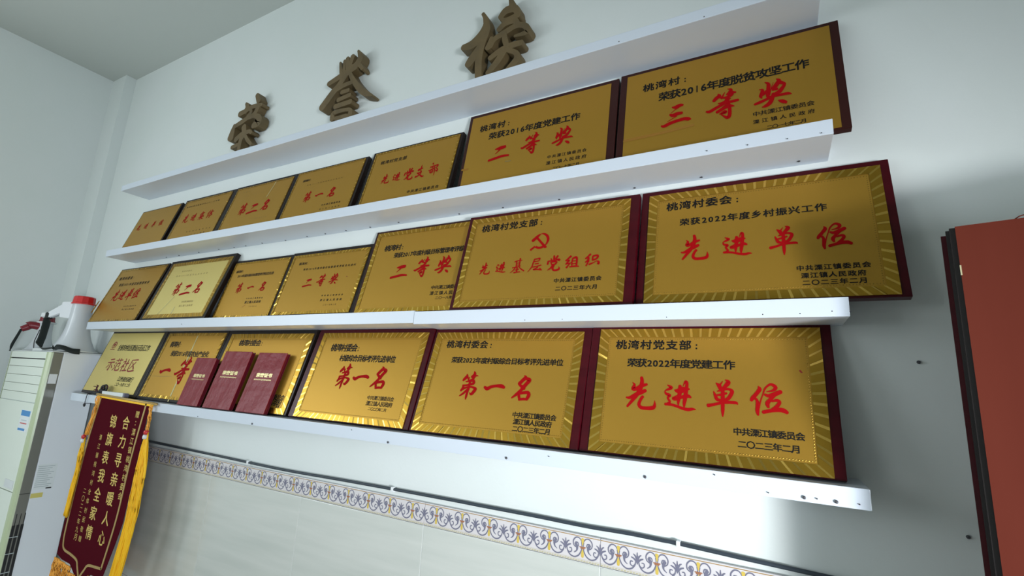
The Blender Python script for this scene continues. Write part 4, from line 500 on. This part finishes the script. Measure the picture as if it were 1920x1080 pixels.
# ---------------------------------------------------------------- hanging silk banner
BN = {'org': (-3.1206, 1.389), 'cloth': [(-3.1206, 1.389), (-3.1995, 0.7582), (-3.203, 0.6141), (-3.14, 0.6), (-3.05, 0.598), (-2.985, 0.565), (-2.935, 0.5), (-2.885, 0.565), (-2.83, 0.596), (-2.755, 0.6), (-2.722, 0.612), (-2.6764, 0.7415), (-2.642, 0.8527), (-2.6125, 1.3802)], 'braid': [[(-3.0982, 1.3794), (-3.1448, 1.1115), (-3.1644, 0.7691), (-3.16, 0.68), (-3.135, 0.648), (-3.06, 0.64), (-2.99, 0.628), (-2.965, 0.6), (-2.935, 0.56)], [(-2.935, 0.56), (-2.9, 0.6), (-2.87, 0.628), (-2.8, 0.636), (-2.745, 0.64)], [(-2.641, 1.3784), (-2.6802, 1.125), (-2.7003, 0.861), (-2.745, 0.64)]], 'top': [(-3.1334, 1.391), (-2.8479, 1.3834), (-2.5824, 1.3772)], 'cols': [('赠:溧江镇桃湾村委会', -2.7037, 1.3246, -2.7124, 0.956, 0.034, 0.004), ('合力寻亲暖人心', -2.7931, 1.2778, -2.7973, 0.7595, 0.066, 0.012), ('锦旗表我全家情', -2.9206, 1.2752, -2.9263, 0.7619, 0.066, 0.012), ('溧江镇桃湾村全体村民敬赠', -3.0135, 1.1898, -3.0022, 0.7197, 0.028, 0.0), ('二〇二二年九月', -3.0585, 0.9302, -3.0497, 0.7189, 0.03, 0.0)], 'tassels': [('tassel', 'fringe', [(-2.5773, 1.2546), (-2.5689, 1.0913), (-2.5697, 0.9094), (-2.5881, 0.7518), (-2.6373, 0.5)], 0.014, 0.088, 60, 3), ('cord', 'fringe_orange', [(-2.5862, 1.3746), (-2.5771, 1.3146), (-2.5773, 1.2546)], 0.016, 0.014, 10, 4), ('tassel', 'fringe', [(-3.1735, 1.18), (-3.1689, 1.0175), (-3.1863, 0.798)], 0.012, 0.042, 32, 5), ('cord', 'fringe_orange', [(-3.1193, 1.3863), (-3.1247, 1.2993), (-3.1581, 1.1975)], 0.05, 0.02, 14, 6), ('fringe', 'fringe_orange', [(-3.175, 0.6), (-3.179, 0.542), (-3.1809999999999996, 0.482)], 0.058, 0.064, 22, 10), ('fringe', 'fringe_orange', [(-3.115, 0.596), (-3.119, 0.538), (-3.121, 0.478)], 0.058, 0.064, 22, 11), ('fringe', 'fringe_orange', [(-3.055, 0.592), (-3.059, 0.534), (-3.061, 0.474)], 0.058, 0.064, 22, 12), ('fringe', 'fringe_orange', [(-2.995, 0.568), (-2.999, 0.51), (-3.001, 0.44999999999999996)], 0.058, 0.064, 22, 13), ('fringe', 'fringe_orange', [(-2.935, 0.513), (-2.939, 0.455), (-2.941, 0.395)], 0.058, 0.064, 22, 14), ('fringe', 'fringe_orange', [(-2.875, 0.558), (-2.879, 0.5), (-2.881, 0.44000000000000006)], 0.058, 0.064, 22, 15), ('fringe', 'fringe_orange', [(-2.815, 0.592), (-2.819, 0.534), (-2.8209999999999997, 0.474)], 0.058, 0.064, 22, 16), ('fringe', 'fringe_orange', [(-2.755, 0.6), (-2.759, 0.542), (-2.7609999999999997, 0.482)], 0.058, 0.064, 22, 17)], 'knots': [(-3.1735, 1.18), (-2.5773, 1.2546)]}
bx, bz = BN['org']
p = empty('silk_banner', (bx, 0, bz)); tag(p, 'maroon velvet banner with gold characters and yellow fringe hanging from the lowest shelf', 'banner')
YB = -.166
def wav(x, z): return YB - .004*math.sin(x*14) - .003*math.sin(z*9+x*5)
def sheet(poly, name, m, y=0, thick=.002, parent=p):
    b = bmesh.new(); xs = [q[0] for q in poly]; zs = [q[1] for q in poly]
    f = b.faces.new([b.verts.new((x-bx, YB+y, z-bz)) for x, z in poly])
    r = bmesh.ops.extrude_face_region(b, geom=[f]); vs = [v for v in r['geom'] if isinstance(v, bmesh.types.BMVert)]
    for v in vs: v.co.y += thick
    bmesh.ops.recalc_face_normals(b, faces=b.faces); return obj(name, b, m, parent)
sheet(BN['cloth'], 'cloth', 'velvet')
def braid(line, name, wd=.011, m='braid', parent=p):
    b = bmesh.new(); add_stroke(b, [(x-bx, z-bz, wd) for x, z in line], lambda x, z: (x, z), YB-.0022, YB-.0002, k=6); 
    bmesh.ops.recalc_face_normals(b, faces=b.faces); return obj(name, b, m, parent)
for l in BN['braid']: braid(l, 'braid')
braid(BN['top'], 'hem', .018, 'fringe')
b = bmesh.new(); (ax, az), (cx, cz) = BN['top'][0], BN['top'][-1]; tube(b, [(ax-bx-.02, YB+.001, az-bz+.004), (cx-bx+.03, YB+.001, cz-bz+.004)], .006, 8, 2); obj('rod', b, 'braid', p, True)
for chars, x0, z0, x1, z1, s, bold in BN['cols']:
    b = bmesh.new(); n = len(chars)
    for i, ch in enumerate(chars):
        cx = x0 + (x1-x0)*i/(n-1) - bx; cz = z0 + (z1-z0)*i/(n-1) - bz
        if ch == ':': add_text(b, ch, cx-s*.1, cz-s*.3, cx+s*.1, cz+s*.3, YB-.0008, bold)
        elif ch in '一二三': add_text(b, ch, cx-s*.42, cz-s*.3, cx+s*.42, cz+s*.3, YB-.0008, bold)
        else: add_text(b, ch, cx-s*.47, cz-s*.47, cx+s*.47, cz+s*.47, YB-.0008, bold)
    obj('lettering', b, 'gold_thread', p)
def strands(name, line, wd0, wd1, m, n, seed, y=-.004, parent=p, ragged=.01):
    """bundle of hanging threads between line points (x, z); widths at top and bottom"""
    b = bmesh.new(); rg = random.Random(seed); c = catmull([(x, z) for x, z in line], 6)
    for i in range(n):
        t = (i+.5)/n*2-1; ph = rg.uniform(0, 6.28); yy = rg.uniform(-.006, .004); cut = rg.uniform(0, ragged)
        pts = []
        for j, (x, z) in enumerate(c):
            q = j/(len(c)-1); wd = wd0 + (wd1-wd0)*min(1, q*4)
            pts.append((x-bx + t*wd/2 + .0018*math.sin(ph+q*22), YB+y+yy*min(1, q*5) + .0015*math.cos(ph+q*17), z-bz - (cut if j == len(c)-1 else 0)))
        tube(b, pts, .0021, 4, 0)
    o = obj(name, b, m, parent, True); o['kind'] = 'stuff'; return o
for a in BN['tassels']:
    name, m, line, w0, w1, n, seed = a; strands(name, line, w0, w1, m, n, seed)
for (x, z) in BN['knots']:
    b = bmesh.new(); lathe(b, [(.004, -.012), (.010, -.008), (.011, 0), (.010, .006), (.004, .010)], 12, (x-bx, YB-.008, z-bz)); obj('bead', b, ['bead'], p, True)
    b = bmesh.new(); lathe(b, [(.010, -.030), (.012, -.022), (.010, -.012)], 12, (x-bx, YB-.008, z-bz)); obj('knot', b, 'white_plastic', p, True)

# ---------------------------------------------------------------- floor-standing air conditioner in the corner
AX0, AX1, AY0, AYM, AZ = (-4.13, -3.553, -0.268, -0.205, 1.609)                                       # left, right, front, seam, top
p = empty('air_conditioner', (AX0, AYM, 0)); tag(p, 'tall white floor-standing air conditioner in the left corner', 'air conditioner')
W_ = AX1 - AX0
mbox('steel_cabinet', (0, W_, 0, -AYM-.03, 0, AZ-.006), 'metal_white', p, bev=.004)
mbox('top_lid', (-.004, W_+.003, AY0-AYM+.01, -AYM-.028, AZ-.006, AZ), 'white_plastic', p, bev=.002)
dpt = AY0 - AYM
mbox('side_panel', (W_-.030, W_+.001, dpt+.018, -.0012, .01, AZ-.008), 'dark_reflection_plastic', p, bev=.003)
mbox('side_panel', (-.001, .030, dpt+.018, -.0012, .01, AZ-.008), 'dark_reflection_plastic', p, bev=.003)
b = bmesh.new(); 
ring = [(W_-.034, dpt), (W_-.016, dpt+.002), (W_-.004, dpt+.010), (W_, dpt+.019), (W_-.02, dpt+.03)]
def column(ring):
    b = bmesh.new(); lo = [b.verts.new((x, y, .01)) for x, y in ring]; hi = [b.verts.new((x, y, AZ-.007)) for x, y in ring]; n = len(ring)
    for i in range(n): b.faces.new((lo[i], lo[(i+1) % n], hi[(i+1) % n], hi[i]))
    b.faces.new(lo[::-1]); b.faces.new(hi); bmesh.ops.recalc_face_normals(b, faces=b.faces); return b
obj('corner_column', column(ring), 'green_plastic', p)
obj('corner_column', column([(W_-x, y) for x, y in ring]), 'green_plastic', p)
zs = [AZ-.007, 1.562, 1.516, 1.468, 1.420, 1.372, 1.322]
mbox('top_panel', (.036, W_-.036, dpt, -.002, zs[1]+.003, zs[0]), 'cream_plastic', p, bev=.002)
mbox('outlet_slot', (.036, W_-.036, dpt+.008, -.002, zs[1]-.003, zs[1]+.003), 'dark', p)
for k in range(1, 6):
    mbox('louvre', (.036, W_-.036, dpt+.001, -.002, zs[k+1]+.0008, zs[k]-(.003 if k == 1 else .0008)), 'cream_plastic', p, bev=.0016)
mbox('outlet_slot', (.036, W_-.036, dpt+.006, -.002, zs[6]-.002, zs[6]+.0008), 'label_grey', p)
mbox('front_panel', (.036, W_-.036, dpt, -.002, .862, zs[6]-.002), 'cream_plastic', p, bev=.002)
mbox('front_panel', (.036, W_-.036, dpt, -.002, .03, .858), 'cream_plastic', p, bev=.002)
mbox('badge', (W_-.17, W_-.05, dpt-.0015, dpt, .872, .915), 'white_plastic', p, bev=.001)
st = empty('energy_label', (0, 0, 0)); bpy.data.objects.remove(st)
lab = mbox('energy_label', (W_-.175, W_-.050, dpt-.0008, dpt, 1.165, 1.280), 'paper', p)
mbox('blue_header', (W_-.172, W_-.053, dpt-.0014, dpt-.0007, 1.248, 1.277), 'blue', lab)
mbox('blue_footer', (W_-.172, W_-.080, dpt-.0014, dpt-.0007, 1.170, 1.182), 'blue', lab)
mbox('printed_line', (W_-.150, W_-.080, dpt-.0014, dpt-.0007, 1.222, 1.227), 'label_grey', lab)
mbox('printed_line', (W_-.160, W_-.070, dpt-.0014, dpt-.0007, 1.206, 1.211), 'cap_red', lab)
sx = W_ + .0016
for k in range(3):                                                   # inlet slots low on the side
    y0 = dpt + .018 + k*.017
    mbox('inlet_slot', (sx-.001, sx, y0+.002, y0+.014, .40, .700), 'dark', p)
    mbox('inlet_groove', (sx-.001, sx, y0+.009, y0+.012, .700, .755), 'dark', p)
for z in (.47, .56, .64): mbox('slot_bar', (sx, sx+.002, dpt+.018, -.010, z, z+.003), 'label_grey', p)
mbox('seam', (sx-.001, sx-.0004, dpt+.018, -.001, .852, .855), 'dark', p)
lab = mbox('rating_label', (W_, W_+.0006, .004, .088, .868, .998), 'paper', p)
for k in range(11):
    wl_ = .070 - .02*((k*7) % 3)/2
    mbox('printed_line', (W_+.0004, W_+.0010, .008, .008+wl_, .985-k*.0105, .989-k*.0105), 'label_grey', lab)
mbox('printed_mark', (W_+.0004, W_+.0010, .058, .082, .868, .874), 'dark', lab)
mbox('warning_label', (W_, W_+.0006, -.001+.003, .052, .826, .850), 'yellow_paper', p)
mbox('pale_rectangle', (W_+.001, W_+.0016, dpt+.022, -.006, 1.43, 1.482), 'metal_white', p)  # small pale rectangle on the side panel

# ---------------------------------------------------------------- two megaphones on the air conditioner
def megaphone(loc, H_, r, yaw, cap, grip, label, slab):
    p = empty('megaphone', loc); tag(p, label, 'megaphone', 'megaphones on the air conditioner')
    k = H_
    b = bmesh.new()
    lathe(b, [(r, 0), (r*1.02, .010*k), (r*.97, .022*k), (r*.84, .09*k), (r*.70, .19*k), (r*.58, .31*k), (r*.51, .44*k), (r*.47, .60*k), (r*.45, .85*k), (r*.44, .86*k)], 40)
    obj('horn', b, 'horn', p, True)
    b = bmesh.new(); lathe(b, [(r*1.0, 0), (r*1.05, .002*k), (r*1.05, .018*k), (r*1.0, .022*k)], 40, mi=0); obj('rim', b, 'white_plastic', p, True)
    b = bmesh.new(); lathe(b, [(r*.53, .853*k), (r*.53, .875*k), (r*.49, .885*k), (r*.47, .985*k), (r*.42, 1.0*k), (r*.2, 1.0*k)], 12); obj('cap', b, cap, p)
    dx, dy, dz0, dz1 = yaw
    b = bmesh.new(); n = Vector((-dy, dx, 0)); q = Vector((dx, dy, 0)); 
    s = q.normalized(); nn = Vector((-s.y, s.x, 0))
    def prism(p0, p1, h0, h1, wd, b=b):
        vs = []
        for P_, h in ((p0, h0), (p1, h1)):
            for a, c in ((-1, -1), (1, -1), (1, 1), (-1, 1)): vs.append(b.verts.new(Vector(P_) + nn*wd*a + Vector((0, 0, h*c))))
        for f in ((0, 1, 2, 3), (7, 6, 5, 4), (0, 4, 5, 1), (1, 5, 6, 2), (2, 6, 7, 3), (3, 7, 4, 0)): b.faces.new([vs[i] for i in f])
    if slab:
        prism(s*r*.30 + Vector((0, 0, dz0)), s*r*.95 + Vector((0, 0, dz0)), .052, .046, .020)
        prism(s*r*.9 + Vector((0, 0, dz0+.006)), q + Vector((0, 0, dz1)), .030, .020, .016)
        bmesh.ops.bevel(b, geom=list(b.edges), offset=.004, segments=2, affect='EDGES')
    else:
        tube(b, [s*r*.3 + Vector((0, 0, dz0-.004)), s*r*1.0 + Vector((0, 0, dz0)), q*.7 + Vector((0, 0, (dz0+dz1)/2+.006)), q + Vector((0, 0, dz1))], lambda t: .021 - .006*t, 12, 5, flat=1.15)
    bmesh.ops.recalc_face_normals(b, faces=b.faces)
    obj('handle', b, grip, p, not slab)
    if slab:
        for a in ((.40, .030), (.36, -.030)):
            b = bmesh.new(); lathe(b, [(.0035, -.004), (.0035, .004)], 8); o = obj('screw', b, 'screw', p); o.location = s*r*a[0]*2 + nn*-.021 + Vector((0, 0, dz0+a[1])); o.rotation_euler = (R(90), 0, math.atan2(s.y, s.x))
    return p, q, s
BM, SM = ({'loc': (-3.6502, -0.135, 1.6125), 'h': 0.331, 'r': 0.1104, 'dir': (-0.1392, -0.1, 0.2453, 0.204)}, {'loc': (-4.0395, -0.16, 1.6125), 'h': 0.2128, 'r': 0.0751, 'dir': (-0.0242, -0.102, 0.1538, 0.1233)})
p, q, s = megaphone(BM['loc'], BM['h'], BM['r'], BM['dir'], 'cap_red', 'horn', 'large white megaphone with bright red cap standing bell down beside the shelves', True)
e = q + Vector((0, 0, BM['dir'][3]))
b = bmesh.new(); lathe(b, [(.012, -.02), (.019, -.014), (.019, .014), (.012, .02)], 12, e); obj('strap_mount', b, 'strap', p)
b = bmesh.new(); lathe(b, [(.010, -.018), (.021, -.012), (.021, .010), (.010, .016)], 12, e + s*.016 + Vector((-.004, 0, .004))); obj('end_cap', b, 'white_plastic', p)
b = bmesh.new(); zb = .004 + .003
tube(b, [e + Vector((.004, -.004, -.01)), e + Vector((.024, -.012, -.07)), e + Vector((.022, -.014, -.13)), (e.x+.024, e.y-.020, .030), (-.045, -.128, .010), (.02, -.127, .008), (.065, -.112, .016), (.098, -.085, .020), (.118, -.045, .004), (.122, -.01, .002)],
     lambda t: .026 if .03 < t < .34 else (.005 if t < .66 else .016), 8, 6, flat=.25, up=(1, .6, .2))
obj('strap', b, 'strap', p, True)
p, q, s = megaphone(SM['loc'], SM['h'], SM['r'], SM['dir'], 'grip_red', 'grip_red', 'small megaphone with dark red handle standing bell down at the far left', False)
e = q + Vector((0, 0, SM['dir'][3]))
b = bmesh.new(); tube(b, [e + Vector((0, 0, .0)), e + Vector((-.022, -.006, -.05)), e + Vector((-.046, -.010, -.095)), e + Vector((-.050, -.012, -.135))], lambda t: .008, 8, 6, flat=.35)
obj('strap', b, 'strap', p, True)
b = bmesh.new(); n0 = Vector((0, 0, SM['h']*.6)); rr = SM['r']
tube(b, [n0 + Vector((rr*.3, -rr*.42, .0)), n0 + Vector((rr*.62, -rr*.6, -.04)), n0 + Vector((rr*.9, -rr*.75, -.075)), n0 + Vector((rr*1.3, -rr*.8, -SM['h']*.6+.004))], .0022, 6, 6)
obj('cord', b, 'cord_black', p, True)
b = bmesh.new(); lathe(b, [(rr*.50, .80*SM['h']), (rr*.62, .81*SM['h']), (rr*.62, .845*SM['h']), (rr*.50, .85*SM['h'])], 20); obj('collar', b, 'white_plastic', p, True)
p = empty('plastic_tray', tuple([-3.819, -0.262, 1.6095])); tag(p, 'thin off-white plastic tray under the megaphones on top of the air conditioner', 'tray')
mbox('tray_base', (0, .13, 0, .022, 0, .003), 'white_plastic', p, bev=.001)
mbox('tray_rim', (0, .13, 0, .003, .003, .012), 'white_plastic', p, bev=.001)

# ---------------------------------------------------------------- dark red-brown board at the right
(x0, y0), (dx, dy), zt = ((0.2947, -0.3087), (0.0844, -0.0193), 1.8757)
p = empty('wooden_board', (x0, y0, 0), (0, 0, math.atan2(dy, dx)))
tag(p, 'tall reddish-brown wooden board with black layered edge at the right of the plaques', 'board')
mbox('front_face', (0, .62, 0, .004, 0, zt), 'cab', p)
mbox('core', (-.008, .62, .0045, .016, 0, zt-.001), 'cab_edge', p)
mbox('middle_layer', (-.013, .61, .0163, .026, 0, zt-.002), 'cab_edge', p)
mbox('back_panel', (-.020, .60, .0265, .040, 0, zt-.008), 'red_wood', p)
mbox('chipped_edge', (-.0006, .0015, -.0004, .0035, zt-.090, zt-.072), 'line_cream', p)
b = bmesh.new(); tube(b, [(.075, .006, zt), (.085, .006, zt+.006), (.10, .006, zt+.0055), (.115, .006, zt+.001)], .0011, 5); obj('loose_sliver', b, 'cab', p)
